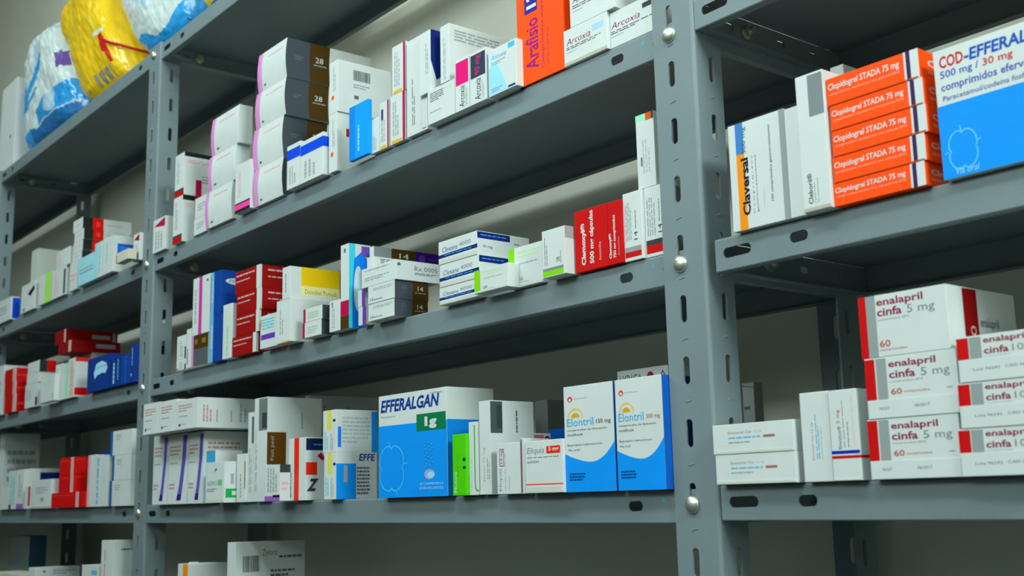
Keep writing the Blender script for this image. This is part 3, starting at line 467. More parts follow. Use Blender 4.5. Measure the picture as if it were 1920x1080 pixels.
 ('right of three upright white cartons with purple swooshes beside the left post','upright white cartons with a purple swoosh',-969.2,-10,27.2,51.9,120,98.8,'w',0,None,0,[('g','F',[(0.76,0.97),(0.97,0.97),(0.9,0.6),(0.8,0.3),(0.7,0.05),(0.47,0.05),(0.6,0.25),(0.72,0.6)],'purpb'),('g','F',[(0.47,0.05),(0.7,0.05),(0.735,0.14),(0.52,0.14)],'purpd3'),('l','F',0.08,0.68,0.65,0.84,3,'redtxt'),('l','F',0.08,0.56,0.5,0.6,1,'txt2'),('l','F',0.08,0.2,0.4,0.3,2,'redtxt'),('l','R',0.05,0.68,0.45,0.86,3,'redtxt'),('l','R',0.68,0.66,0.95,0.88,4,'redtxt'),('v','R',0.6,0.1,0.64,0.97,1,'txt2'),('b','R',0.3,0.5,0.55,0.58,'black')]),
 ('left of three white cartons lying in a row over the purple-swoosh cartons','white cartons lying over the purple-swoosh cartons',-1073.1,-36,128.04,60.2,130,45.3,'w',0,(0.09,'w'),0,[('l','F',0.1,0.58,0.75,0.84,3,'redtxt'),('l','F',0.1,0.4,0.55,0.48,1,'txt2'),('e','F',0.16,0.16,0.05,0.05,'dg'),('l','F',0.24,0.14,0.5,0.2,1,'txt2')]),
 ('middle of three white cartons lying in a row over the purple-swoosh cartons','white cartons lying over the purple-swoosh cartons',-1011.9,-36,128.04,58.8,130,44.3,'w',0,(0.09,'w'),0,[('l','F',0.1,0.58,0.75,0.84,3,'redtxt'),('l','F',0.1,0.4,0.55,0.48,1,'txt2'),('e','F',0.16,0.16,0.05,0.05,'dg'),('l','F',0.24,0.14,0.5,0.2,1,'txt2')]),
 ('right of three white cartons lying in a row over the purple-swoosh cartons','white cartons lying over the purple-swoosh cartons',-951.9,-36,128.04,69.6,85.9,41,'w',0,(0.09,'w'),0,[('l','F',0.1,0.58,0.75,0.84,3,'redtxt'),('l','F',0.1,0.4,0.55,0.48,1,'txt2'),('e','F',0.16,0.16,0.05,0.05,'dg'),('l','F',0.24,0.14,0.5,0.2,1,'txt2'),('v','R',0.08,0.2,0.25,0.75,3,'redtxt'),('v','R',0.3,0.2,0.36,0.6,1,'txt2'),('v','R',0.55,0.2,0.6,0.6,1,'txt2'),('v','R',0.7,0.2,0.85,0.8,2,'txt2')]),
 ('narrow sky blue carton half hidden behind the small white carton with green print',None,-916.8,-6,27.2,28.3,40,70.9,'w',0,None,0,[('r','F',0,0.75,1,1,'sky'),('r','F',0,0,0.6,0.75,'sky')]),
 ('small white carton with green print hanging over the front edge of the shelf',None,-881.1,-22,27.2,56,45,53.4,'w',0,(0.1,'w2'),0,[('t','F',0.08,0.42,0.62,0.54,'ADIRO','greentxt',0,0.01,0),('r','F',0.66,0.42,0.88,0.56,'green2'),('l','F',0.08,0.26,0.6,0.36,2,'greytxt'),('g','F',[(0.45,0.74),(0.62,0.82),(0.53,0.86)],'txt'),('r','R',0.05,0.12,0.7,0.34,'green3'),('r','R',0.25,0.18,0.5,0.28,'w'),('v','R',0.15,0.45,0.8,0.7,3,'txt2')]),
 ('white upright carton with a thin bronze line, right of the small green-printed carton',None,-821.9,-6,27.2,27.1,70,62.3,'w',0,None,0,[('r','F',0.82,0.28,0.94,0.85,'gold3'),('v','F',0.3,0.1,0.6,0.6,1,'txt2')]),
 ('very narrow tall white carton behind the bronze-lined one',None,-794.7,-4,27.2,17.6,90,115,'w',0,None,0,[('r','F',0.6,0.65,0.95,0.95,'txt'),('v','F',0.2,0.1,0.7,0.6,2,'txt2')]),
 ('tall white carton with a charcoal block at its top, brown panel on its side',None,-772.9,-6,27.2,35.7,78.6,131.3,'w',0,None,0,[('r','F',0.35,0.68,1,0.99,'dgg'),('r','F',0.6,0.7,0.95,0.85,'dg'),('r','R',0,0.35,0.34,0.66,'brown2'),('t','R',0.06,0.39,0.14,0.62,'Fast peel','txt2',90,0,0),('v','R',0.6,0.7,0.66,0.85,1,'txt2'),('v','F',0.1,0.1,0.25,0.7,2,'txt2')]),
 ('grey-white carton deep on the shelf behind the tall charcoal-topped carton',None,-818.5,92,27.2,14.9,110,143,'w',0,None,0,[('v','R',0.1,0.6,0.3,0.9,3,'redtxt'),('v','R',0.5,0.6,0.6,0.9,1,'txt2')]),
 ('short white carton with a purple and black foot before the brown panel',None,-710.1,-22,27.2,38.9,14,43.5,'w',0,None,0,[('r','F',0,0,1,0.14,'purp3'),('r','F',0.55,0.1,1,0.17,'black'),('v','F',0.15,0.25,0.85,0.92,4,'txt2'),('r','R',0,0.78,1,1,'dg'),('l','R',0.2,0.25,0.8,0.55,2,'pinktxt')]),
 ('white carton with an upright orange stripe and navy-topped right side',None,-675.3,-8,27.2,42.6,50,74.4,'w',0,None,0,[('r','F',0.32,0,0.6,1,'orange4'),('v','F',0.08,0.05,0.2,0.45,1,'txt'),('r','R',0,0.79,1,0.98,'navy2'),('l','R',0.2,0.86,0.9,0.9,1,'skyd'),('r','R',0,0.4,0.3,0.6,'orange4'),('g','R',[(0.3,0.7),(0.4,0.76),(0.5,0.68),(0.6,0.76),(0.45,0.62)],'crim'),('t','R',0.02,0.14,0.35,0.34,'Z','dg',0,0.05,0.4)]),
 ('lower of two yellow-striped cartons, sky blue panel on its right side','yellow-striped cartons left of the big blue carton',-589.4,-8,27.2,27.3,54.8,53.1,'w',0,None,0,[('r','F',0.3,0.55,0.65,1,'yel2'),('v','F',0.1,0.08,0.4,0.5,2,'cyan'),('v','F',0.55,0.05,0.8,0.45,2,'txt2'),('r','F',0.75,0.72,0.95,0.78,'navy'),('r','R',0,0,0.48,0.76,'azure'),('r','R',0.18,0.36,0.27,0.72,'slatep'),('t','R',0.55,0.82,0.95,0.97,'EFFE','navytxt',0,0.02,0.15),('l','R',0.5,0.08,0.82,0.7,8,'txt')]),
 ('upper of two yellow-striped cartons, grey printed right side','yellow-striped cartons left of the big blue carton',-592.5,-8,80.4,30,55.2,48.9,'w',0,None,0,[('r','F',0.3,0.55,0.65,1,'yel2'),('v','F',0.1,0.08,0.4,0.5,2,'cyan'),('v','F',0.55,0.05,0.8,0.45,2,'txt2'),('r','F',0.75,0.72,0.95,0.78,'navy'),('r','R',0.04,0.12,0.12,0.6,'azure3'),('r','R',0.86,0,1,0.97,'azure'),('l','R',0.15,0.2,0.8,0.85,7,'txt3')]),
 ('big blue and white carton with navy capitals and a dark green patch',None,-471.6,-8,27.2,127.1,60,108.9,'w',0,None,0,[('g','F',[(0,0),(1,0),(1,0.695),(0,0.7)],'azure'),('t','F',0.03,0.83,0.9,0.955,'EFFERALGAN','navytxt',0,0.035,0.2),('t','F',0.04,0.775,0.26,0.8,'Paracetamol','greentxt',0,0,0),('r','F',0.575,0.612,0.985,0.775,'green4'),('t','F',0.69,0.63,0.86,0.745,'1g','w',0,0.05,0),('o','F',[(0.356,0.28),(0.373,0.3),(0.378,0.323),(0.38,0.345),(0.378,0.368),(0.373,0.391),(0.365,0.412),(0.354,0.432),(0.341,0.45),(0.327,0.465),(0.31,0.478),(0.292,0.487),(0.274,0.493),(0.255,0.496),(0.235,0.494),(0.217,0.488),(0.2,0.467),(0.183,0.488),(0.165,0.494),(0.145,0.496),(0.126,0.493),(0.108,0.487),(0.09,0.478),(0.073,0.465),(0.059,0.45),(0.046,0.432),(0.035,0.412),(0.027,0.391),(0.022,0.368),(0.02,0.345),(0.022,0.323),(0.027,0.3),(0.044,0.28),(0.027,0.26),(0.022,0.237),(0.02,0.215),(0.022,0.192),(0.027,0.169),(0.035,0.148),(0.046,0.128),(0.059,0.11),(0.073,0.095),(0.09,0.082),(0.108,0.073),(0.126,0.067),(0.145,0.064),(0.165,0.066),(0.183,0.072),(0.2,0.093),(0.217,0.072),(0.235,0.066),(0.255,0.064),(0.274,0.067),(0.292,0.073),(0.31,0.082),(0.327,0.095),(0.341,0.11),(0.354,0.128),(0.365,0.148),(0.373,0.169),(0.378,0.192),(0.38,0.215),(0.378,0.237),(0.373,0.26)],1,'sky2'),('o','F',[(0.16,0.545),(0.17,0.5)],0.8,'sky2'),('o','F',[(0.385,0.32),(0.44,0.325)],0.8,'sky2'),('o','F',[(0.27,0.06),(0.29,0.02)],0.8,'sky2'),('e','F',0.755,0.205,0.075,0.048,'lav'),('e','F',0.77,0.2,0.05,0.03,'skyl'),('e','F',0.68,0.28,0.012,0.007,'skyd'),('e','F',0.764,0.292,0.012,0.007,'skyd'),('e','F',0.716,0.304,0.012,0.007,'skyd'),('e','F',0.8,0.316,0.012,0.007,'skyd'),('e','F',0.752,0.328,0.012,0.007,'skyd'),('e','F',0.704,0.34,0.012,0.007,'skyd'),('e','F',0.788,0.352,0.012,0.007,'skyd'),('e','F',0.74,0.364,0.012,0.007,'skyd'),('e','F',0.692,0.376,0.012,0.007,'skyd'),('e','F',0.776,0.388,0.012,0.007,'skyd'),('e','F',0.728,0.4,0.012,0.007,'skyd'),('e','F',0.68,0.412,0.012,0.007,'skyd'),('e','F',0.764,0.424,0.012,0.007,'skyd'),('e','F',0.716,0.436,0.012,0.007,'skyd'),('e','F',0.8,0.448,0.012,0.007,'skyd'),('e','F',0.752,0.46,0.012,0.007,'skyd'),('e','F',0.704,0.472,0.012,0.007,'skyd'),('e','F',0.788,0.484,0.012,0.007,'skyd'),('e','F',0.74,0.496,0.012,0.007,'skyd'),('e','F',0.692,0.508,0.012,0.007,'skyd'),('t','F',0.62,0.105,0.95,0.13,'40 COMPRIMIDOS','skyl',0,0,0),('t','F',0.62,0.065,0.95,0.09,'EFERVESCENTES','skyl',0,0,0),('l','F',0.78,0.955,0.95,0.97,1,'txt2'),('g','R',[(0,0),(1,0),(1,0.7),(0,0.7)],'azured')]),
 ('lime green carton with two dark marks, right of the big blue carton',None,-332.9,-10,27.2,21.8,40,59.7,'green5',0,None,0,[('t','F',0.1,0.05,0.32,0.4,'Flutox','w',90,0,0),('t','F',0.3,0.3,0.5,0.65,'3,54 mg','limed',90,0,0),('e','F',0.88,0.58,0.12,0.03,'navy2'),('r','F',0.78,0.43,1,0.47,'navy2')]),
 ('white carton with a curved green line, left of the charcoal-topped tall one',None,-310.9,-6,27.2,15.2,60,70.5,'w',0,None,0,[('o','F',[(0.6,0.95),(0.6,0.2),(0.64,0.1),(0.8,0.06),(0.95,0.06)],1.6,'green6'),('v','F',0.2,0.1,0.35,0.5,1,'txt3')]),
 ('tall white carton with a charcoal strip on its long grey-white side',None,-293.9,-6,27.2,18.1,54.1,89.6,'w',0,(0.04,'w'),0,[('t','F',0.3,0.14,0.5,0.5,'Efexor 75 mg','redtxt',90,0,0),('v','F',0.6,0.16,0.9,0.4,2,'txt2'),('r','R',0,0.65,0.27,0.99,'dg2'),('r','R',0.14,0.7,0.26,0.95,'dg'),('v','R',0.56,0.66,0.64,0.9,1,'txt')]),
 ('thin carton with a dull pink side band, above the small white upright-lettered carton',None,-278.7,10,27.2,2.5,60,59,'w',0,None,0,[('r','R',0,0.76,0.85,0.97,'rose'),('e','R',0.92,0.9,0.06,0.06,'maroon')]),
 ('white carton with grey upright lettering and a dark framed dose mark',None,-263.2,-9,27.2,34.8,15,47.2,'w',0,None,0,[('t','F',0.09,0.06,0.22,0.5,'Eliquis','greytxt',90,0,0),('o','F',[(0.13,0.55),(0.3,0.55),(0.3,0.88),(0.13,0.88),(0.13,0.55)],0.7,'maroon'),('t','F',0.15,0.58,0.28,0.86,'2,5 mg','maroon',90,0,0),('v','F',0.34,0.08,0.38,0.8,1,'txt2'),('v','F',0.5,0.08,0.55,0.36,1,'txt2')]),
 ('sliver of a white carton with a dark left edge beside the orange-labelled one',None,-227.1,-9,27.2,5.4,30,50.2,'w',0,None,0,[('r','F',0,0.02,0.3,0.98,'maroon2')]),
 ('low white carton with an orange dose label and a thin orange line',None,-219,-11,27.2,52.2,60,46.8,'w',0,(0.12,'w2'),0,[('t','F',0.06,0.72,0.52,0.87,'Eliquis','greytxt',0,0,0.15),('r','F',0.58,0.74,0.94,0.88,'orange4'),('t','F',0.64,0.765,0.9,0.865,'5 mg','w',0,0.03,0),('l','F',0.06,0.665,0.9,0.69,1,'txt'),('t','F',0.06,0.56,0.38,0.63,'apixaban','greytxt',0,0,0),('r','F',0,0.155,1,0.18,'orange5')]),
 ('left of the two tall white and blue sun-emblem cartons, dose in black','white and blue cartons with a golden sun emblem',-166.7,-8,27.2,63.1,70,91.9,'w',0,None,0,[('g','F',[(0,0),(1,0),(1,0.455),(0.95,0.416),(0.9,0.383),(0.85,0.354),(0.8,0.33),(0.75,0.311),(0.7,0.296),(0.65,0.285),(0.6,0.278),(0.55,0.275),(0.52,0.275),(0.468,0.277),(0.416,0.281),(0.364,0.287),(0.312,0.295),(0.26,0.303),(0.208,0.313),(0.156,0.323),(0.104,0.334),(0.052,0.347),(0,0.36)],'azure'),('e','F',0.13,0.875,0.05,0.027,'orange4'),('e','F',0.13,0.87,0.025,0.014,'w'),('l','F',0.2,0.868,0.5,0.882,1,'txt3'),('g','F',[(0.13,0.7),(0.15,0.7),(0.154,0.713),(0.166,0.725),(0.185,0.734),(0.209,0.74),(0.235,0.742),(0.261,0.74),(0.285,0.734),(0.304,0.725),(0.316,0.713),(0.32,0.7)],'gold4'),('o','F',[(0.085,0.7),(0.09,0.721),(0.105,0.74),(0.129,0.757),(0.16,0.769),(0.196,0.777),(0.235,0.78),(0.274,0.777),(0.31,0.769),(0.341,0.757),(0.365,0.74),(0.38,0.721),(0.385,0.7)],1.2,'gold5'),('t','F',0.06,0.615,0.6,0.69,'Elontril','skyd3',0,0,0),('t','F',0.655,0.615,0.94,0.665,'150 mg','black',0,0,0),('t','F',0.06,0.565,0.86,0.59,'comprimidos de liberación','txt',0,0,0),('t','F',0.06,0.525,0.38,0.55,'modificada','txt',0,0,0),('t','F',0.06,0.425,0.76,0.45,'Bupropión hidrocloruro','txt',0,0,0),('t','F',0.06,0.385,0.3,0.405,'Vía oral','txt',0,0,0),('l','F',0.08,0.1,0.4,0.18,3,'navytxt'),('r','R',0,0,1,1,'blued')]),
 ('right of the two tall white and blue sun-emblem cartons, dose in red','white and blue cartons with a golden sun emblem',-101,-8,27.2,54.5,70,91.9,'w',0,None,0,[('g','F',[(0,0),(1,0),(1,0.455),(0.95,0.416),(0.9,0.383),(0.85,0.354),(0.8,0.33),(0.75,0.311),(0.7,0.296),(0.65,0.285),(0.6,0.278),(0.55,0.275),(0.52,0.275),(0.468,0.277),(0.416,0.281),(0.364,0.287),(0.312,0.295),(0.26,0.303),(0.208,0.313),(0.156,0.323),(0.104,0.334),(0.052,0.347),(0,0.36)],'azure'),('e','F',0.13,0.875,0.05,0.027,'orange4'),('e','F',0.13,0.87,0.025,0.014,'w'),('l','F',0.2,0.868,0.5,0.882,1,'txt3'),('g','F',[(0.13,0.7),(0.15,0.7),(0.154,0.713),(0.166,0.725),(0.185,0.734),(0.209,0.74),(0.235,0.742),(0.261,0.74),(0.285,0.734),(0.304,0.725),(0.316,0.713),(0.32,0.7)],'gold4'),('o','F',[(0.085,0.7),(0.09,0.721),(0.105,0.74),(0.129,0.757),(0.16,0.769),(0.196,0.777),(0.235,0.78),(0.274,0.777),(0.31,0.769),(0.341,0.757),(0.365,0.74),(0.38,0.721),(0.385,0.7)],1.2,'gold5'),('t','F',0.06,0.615,0.6,0.69,'Elontril','skyd3',0,0,0),('t','F',0.655,0.615,0.94,0.665,'300 mg','redtxt2',0,0,0),('t','F',0.06,0.565,0.86,0.59,'comprimidos de liberación','txt',0,0,0),('t','F',0.06,0.525,0.38,0.55,'modificada','txt',0,0,0),('t','F',0.06,0.425,0.76,0.45,'Bupropión hidrocloruro','txt',0,0,0),('t','F',0.06,0.385,0.3,0.405,'Vía oral','txt',0,0,0),('l','F',0.08,0.1,0.4,0.18,3,'navytxt'),('r','R',0,0,1,1,'blued'),('v','R',0.55,0.3,0.8,0.9,2,'navy2')]),
 ('grey-looking white carton with letters and a dark red mark, behind the sun-emblem cartons',None,-219.1,110,27.2,68.9,70,117.1,'w',0,None,0,[('t','F',0.05,0.86,0.5,0.96,'LYRICA','txt',0,0,0),('e','F',0.66,0.92,0.07,0.045,'brick'),('o','F',[(0.82,0.88),(0.9,0.96),(0.98,0.88),(0.82,0.88)],1,'dg')]),
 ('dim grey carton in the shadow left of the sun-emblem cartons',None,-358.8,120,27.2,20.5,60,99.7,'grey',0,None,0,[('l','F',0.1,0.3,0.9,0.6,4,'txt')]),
 ('blue-topped carton in the shadow behind the low orange-labelled carton',None,-326.3,110,27.2,25.5,60,66.4,'w',0,None,0,[('r','F',0,0.7,1,1,'blued')]),
 ('white carton with an orange spine stripe at the bottom edge of the photo',None,-1007.8,-4,-172.8,42.1,58.2,116.9,'w',0,None,0,[('r','F',0.4,0,0.8,1,'orange6'),('l','R',0.6,0.7,0.95,0.8,1,'txt2')]),
 ('pale carton tipped sideways before the orange-striped one on the lowest shelf',None,-958.5,0,-172.8,45.2,14,112.9,'w',0,None,32,[('r','F',0,0,0.06,1,'skyl')]),
 ('white carton with barcode and navy stripe on its long side, lowest shelf',None,-848.8,-4,-172.8,23.8,101.5,148.5,'w',0,None,0,[('b','R',0.1,0.74,0.35,0.88,'black'),('t','R',0.38,0.86,0.6,0.93,'Zyloric','txt',0,0,0),('l','R',0.62,0.84,0.95,0.88,1,'txt'),('l','R',0.5,0.68,0.85,0.76,2,'txt'),('r','R',0,0.58,0.82,0.64,'skyd2'),('r','R',0,0.5,0.82,0.58,'navy2'),('g','R',[(0.84,0.6),(0.94,0.6),(0.89,0.5)],'black')]),
 ('low white carton with a royal blue side, far left end of the left bay',None,-2043.9,-4,417.7,137.9,18.2,48.5,'w',0,None,0,[('r','R',0.2,0.05,1,0.95,'royal'),('l','F',0.2,0.3,0.8,0.7,3,'txt2')]),
 ('white carton with a black smudge-like mark, far left of the upper left shelf',None,-1833.7,-4,417.7,87.6,50,56.7,'w',0,None,0,[('g','F',[(0.5,0.62),(0.95,0.85),(1,0.7),(0.7,0.5)],'black'),('g','F',[(0.15,0.06),(0.3,0.2),(0.3,0.06)],'navy2')]),
 ('white carton with a lime green right edge on the upper left shelf',None,-1719.4,-4,417.7,78.2,60,58.9,'w',0,None,0,[('r','F',0.5,0,1,1,'lime2')]),
 ('greyish white carton standing deeper, behind the lime-edged carton',None,-1989.2,57,417.7,44.9,60,166,'w2',0,None,0,[]),
 ('lower of two pinkish white cartons right of the lime-edged carton',None,-1637.4,-4,417.7,77,70,54.7,'w',0,None,0,[('v','F',0.15,0.1,0.5,0.9,2,'pinktxt'),('r','F',0.85,0.05,1,0.9,'dg2')]),
 ('upper of two pinkish white cartons right of the lime-edged carton',None,-1617.3,-4,472.56,73.1,70,33.8,'w',0,None,0,[('v','F',0.1,0.1,0.4,0.9,2,'pinktxt')]),
 ('bottom white pinkish slim carton under the black-and-red-sided stack',None,-1536.3,-4,417.7,40.7,60,52.7,'w',0,None,0,[('l','F',0.1,0.3,0.9,0.6,2,'pinktxt')]),
 ('lower of two light blue cartons left of the white upright cartons','light blue cartons',-1480,-8,417.7,85.7,70,23.8,'skyp',0,None,0,[('l','F',0.1,0.85,0.9,0.95,1,'dg2')]),
 ('upper of two light blue cartons left of the white upright cartons','light blue cartons',-1480.6,-8,441.64,86.3,70,26.5,'skyp',0,None,0,[('l','F',0.1,0.1,0.9,0.2,1,'txt')]),
 ('bottom white carton of the stack with black and red side bands','stack of cartons with black and red side bands',-1526.7,-4,470.59,51.8,79.4,15.2,'w',0,None,0,[('r','R',0,0,0.2,1,'black2'),('r','R',0.2,0,0.42,1,'red5'),('e','R',0.31,0.5,0.05,0.25,'red6'),('l','R',0.5,0.4,0.8,0.6,1,'pinktxt'),('l','F',0.2,0.4,0.8,0.6,1,'pinktxt')]),
 ('third white carton down of the stack with black and red side bands','stack of cartons with black and red side bands',-1523.5,-4,485.99,51.7,82.5,19.9,'w',0,None,0,[('r','R',0,0,0.2,1,'black2'),('r','R',0.2,0,0.42,1,'red5'),('e','R',0.31,0.5,0.05,0.25,'red6'),('l','R',0.5,0.4,0.8,0.6,1,'pinktxt'),('l','F',0.2,0.4,0.8,0.6,1,'pinktxt')]),
 ('second white carton down of the stack with black and red side bands','stack of cartons with black and red side bands',-1520.4,-4,506.06,51.6,84.6,19.9,'w',0,None,0,[('r','R',0,0,0.2,1,'black2'),('r','R',0.2,0,0.42,1,'red5'),('e','R',0.31,0.5,0.05,0.25,'red6'),('l','R',0.5,0.4,0.8,0.6,1,'pinktxt'),('l','F',0.2,0.4,0.8,0.6,1,'pinktxt')]),
 ('top white carton of the stack with black and red side bands','stack of cartons with black and red side bands',-1529.2,-4,526.15,52,90,22.4,'w',0,None,0,[('r','R',0,0,0.2,1,'black2'),('r','R',0.2,0,0.42,1,'red5'),('e','R',0.31,0.5,0.05,0.25,'red6'),('l','R',0.5,0.4,0.8,0.6,1,'pinktxt'),('l','F',0.2,0.4,0.8,0.6,1,'pinktxt')]),
 ('white and cyan upright carton, left of the one with a blue side patch',None,-1394.1,-8,417.7,36.8,50,62.9,'w',0,None,0,[('r','F',0,0,0.5,1,'skyp'),('v','F',0.55,0.1,0.8,0.9,1,'cyan')]),
 ('white upright carton with a bright blue patch on its side, upper left shelf',None,-1354.7,-8,417.7,48.3,50,63,'w',0,None,0,[('v','F',0.3,0.3,0.5,0.9,1,'cyan'),('r','R',0.15,0.5,0.9,0.78,'royal2'),('l','R',0.25,0.6,0.8,0.7,2,'skyd')]),
 ('small cream carton in front of the blue-patched carton, near the left post',None,-1245.7,-24,417.7,53.2,14,16.8,'w3',0,None,0,[('r','F',0,0,0.08,0.8,'gold3')]),
 ('white carton with a crimson corner triangle, left behind the left front post','white cartons with crimson corner triangles',-1218.6,-6,417.7,26.1,60,45.3,'w',0,None,0,[('g','F',[(0.05,0.8),(0.95,0.97),(0.95,0.7),(0.55,0.74)],'crim'),('v','F',0.15,0.08,0.8,0.62,3,'txt2')]),
 ('white carton at the very left end of the middle left shelf',None,-2007.3,-6,220,86.1,70,103.2,'w',0,None,0,[('l','F',0.2,0.3,0.8,0.7,3,'txt2')]),
 ('bottom of three red cartons with white corner stripe on the left bay','three red cartons at the left end',-1904.6,-6,220,73.6,50,36.5,'red7',0,None,0,[('r','F',0.78,0,1,1,'pinkl2'),('l','R',0.1,0.3,0.9,0.6,1,'red6'),('r','R',0,0,0.05,1,'pinkl2')]),
 ('middle of three red cartons with white corner stripe on the left bay','three red cartons at the left end',-1907.7,-6,256.67,71.9,50,26,'red7',0,None,0,[('r','F',0.78,0,1,1,'pinkl2'),('l','R',0.1,0.3,0.9,0.6,1,'red6'),('r','R',0,0,0.05,1,'pinkl2')]),
 ('top of three red cartons with white corner stripe on the left bay','three red cartons at the left end',-1911,-6,282.8,70.3,50,26.7,'red7',0,None,0,[('r','F',0.78,0,1,1,'pinkl2'),('l','R',0.1,0.3,0.9,0.6,1,'red6'),('r','R',0,0,0.05,1,'pinkl2')]),
 ('bottom white carton of the three-high pile right of the red trio',None,-1765.9,-6,220,77.1,60,45.9,'w',0,None,0,[('v','F',0.1,0.3,0.5,0.8,2,'txt2'),('r','F',0.85,0.05,1,0.4,'black')]),
 ('middle white carton of the three-high pile right of the red trio',None,-1759.1,-6,266.08,73.5,60,20.2,'w',0,None,0,[]),
 ('top white carton with dark green and red side, right of the red trio',None,-1756,-6,286.47,73.4,31,21.7,'w',0,None,0,[('r','R',0,0,0.45,1,'greenblack'),('r','R',0.45,0,1,1,'red4')]),
 ('white carton with pale green print, below the red-sided carton',None,-1637.1,-16,220,80.3,9.5,48.9,'w',0,None,0,[('l','F',0.15,0.6,0.8,0.8,2,'mint'),('v','F',0.85,0.08,0.95,0.3,1,'green3')]),
 ('left of two slim white cartons before the orange-lined carton',None,-1585,-6,220,33,60,67.1,'w',0,None,0,[('v','F',0.2,0.1,0.7,0.9,2,'txt2')]),
 ('right of two slim white cartons, greenish edge, before the orange-lined carton',None,-1548.7,-6,220,32.2,60,65.3,'w',0,None,0,[('r','F',0.6,0,1,1,'mint')]),
 ('white carton with thin orange lines and a red foot on its side',None,-1514.4,-6,220,37,50,70.4,'w',0,None,0,[('v','F',0.3,0.05,0.8,0.95,3,'orange5'),('r','R',0,0.05,0.95,0.24,'red5'),('r','R',0,0.9,1,1,'orange4')]),
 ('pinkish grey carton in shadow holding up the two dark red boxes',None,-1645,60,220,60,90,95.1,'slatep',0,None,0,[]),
 ('lower of two long dark red boxes lying high at the back','long dark red boxes',-1658.4,20,315.22,73.4,93,21.6,'red8',0,None,0,[('r','F',0.8,0,1,1,'pinkl2'),('r','R',0.5,0.4,0.9,0.75,'slatew'),('r','R',0.94,0,1,1,'red8')]),
 ('upper of two long dark red boxes lying high at the back','long dark red boxes',-1681,20,337.01,62.4,99.3,25,'red8',0,None,0,[('r','F',0.85,0,1,1,'pinkl2'),('r','R',0.5,0.35,0.85,0.65,'slatew'),('r','R',0.9,0.2,0.96,0.9,'slatew')]),
 ('wide navy carton with a pale blob emblem, left of the narrow navy ones','navy cartons beside the left front post',-1406.8,-8,220,107.5,40,57.7,'navyb',0,None,0,[('g','F',[(0.3,0.55),(0.4,0.8),(0.65,0.85),(0.85,0.75),(0.9,0.6),(0.8,0.45),(0.7,0.5),(0.45,0.45),(0.35,0.35),(0.32,0.45)],'skyw'),('o','F',[(0.3,0.62),(0.6,0.7),(0.9,0.68)],0.8,'navyb')]),
 ('narrow navy carton with pale upright writing, second of the navy row','navy cartons beside the left front post',-1295.9,-8,220,45.6,60,48.3,'navyb',0,None,0,[('v','F',0.2,0.1,0.5,0.8,1,'skyl'),('v','F',0.65,0.2,0.85,0.9,1,'skyd2')]),
 ('narrow royal blue carton with a paler stripe, third of the navy row','navy cartons beside the left front post',-1247.8,-8,220,39.4,60,47.5,'navyc',0,None,0,[('v','F',0.4,0.05,0.6,0.95,1,'royal2')]),
 ('taller navy carton with white upright writing, touching the left front post','navy cartons beside the left front post',-1207.4,-8,220,14.9,60,60.2,'navyb',0,None,0,[('v','F',0.3,0.45,0.6,0.92,1,'skyw'),('e','F',0.3,0.2,0.12,0.04,'skyw')]),
 ('large white carton with grey long side, back left of the lower left shelf',None,-2055,30,27.2,37.7,73.1,160.2,'w',0,None,0,[('l','R',0.1,0.1,0.9,0.8,6,'txt2')]),
 ('short white carton at the far left of the lower left shelf',None,-1910.3,-6,27.2,66.2,30,45.5,'w',0,None,0,[('r','F',0,0.1,0.12,0.9,'txt')]),
 ('white carton with faint upright lines, beside the short white one',None,-1843.9,-6,27.2,55,30,74.3,'w',0,None,0,[('v','F',0.2,0.1,0.8,0.9,3,'cyan'),('r','F',0.1,0,0.4,0.12,'dg2')]),
 ('white carton with a purple foot on the lower left shelf',None,-1787.4,-6,27.2,42.9,30,75.5,'w',0,None,0,[('v','F',0.2,0.3,0.8,0.9,2,'txt2'),('r','F',0,0,1,0.13,'purp3')]),
 ('white carton with a navy band along its side, lower left shelf',None,-1852.7,26,27.2,50.4,52.9,78.8,'w',0,None,0,[('r','R',0.1,0.72,1,0.9,'navy'),('l','F',0.2,0.3,0.8,0.8,3,'txt2')]),
 ('small white carton with a curved red edge, lower left shelf',None,-1721.7,-10,27.2,39.5,14,42.1,'w',0,None,0,[('r','F',0.55,0.12,0.85,0.98,'red4')]),
 ('white carton with grey print, between the red-edged one and the red pile',None,-1677.4,-10,27.2,111.9,14,51.9,'w',0,None,0,[('l','F',0.2,0.5,0.8,0.75,3,'txt2'),('e','F',0.55,0.3,0.1,0.08,'slatep'),('r','F',0,0,1,0.06,'cream')]),
 ('bottom, widest red carton of the red pile on the lower left shelf','pile of bright red cartons',-1561.6,-10,27.2,171.7,30,26,'red9',0,None,0,[('r','F',0.75,0,0.84,1,'pinkl2'),('l','F',0.05,0.75,0.7,0.85,1,'red6')]),
 ('middle red carton of the red pile on the lower left shelf','pile of bright red cartons',-1531.3,-8,53.35,76.3,23,30.6,'red9',0,None,0,[('r','F',0.8,0,1,1,'pinkl2'),('l','F',0.1,0.75,0.7,0.85,1,'red6'),('l','R',0.1,0.8,0.9,0.88,1,'red6')]),
 ('top red carton of the red pile on the lower left shelf','pile of bright red cartons',-1529.7,-8,84.14,73.5,24,29.5,'red9',0,None,0,[('r','F',0.8,0,1,1,'pinkl2'),('l','F',0.1,0.75,0.7,0.85,1,'red6'),('l','R',0.1,0.8,0.9,0.88,1,'red6')]),
 ('white carton with a pinkish left edge, right of the red pile',None,-1389.7,-6,27.2,36,40,85.9,'w',0,None,0,[('r','F',0,0,0.3,1,'pinktxt')]),
 ('white carton with a pale blue upright stripe, lower left shelf',None,-1352.2,-6,27.2,28.8,40,84.2,'w',0,None,0,[('v','F',0.1,0.05,0.7,0.95,1,'skyd2')]),
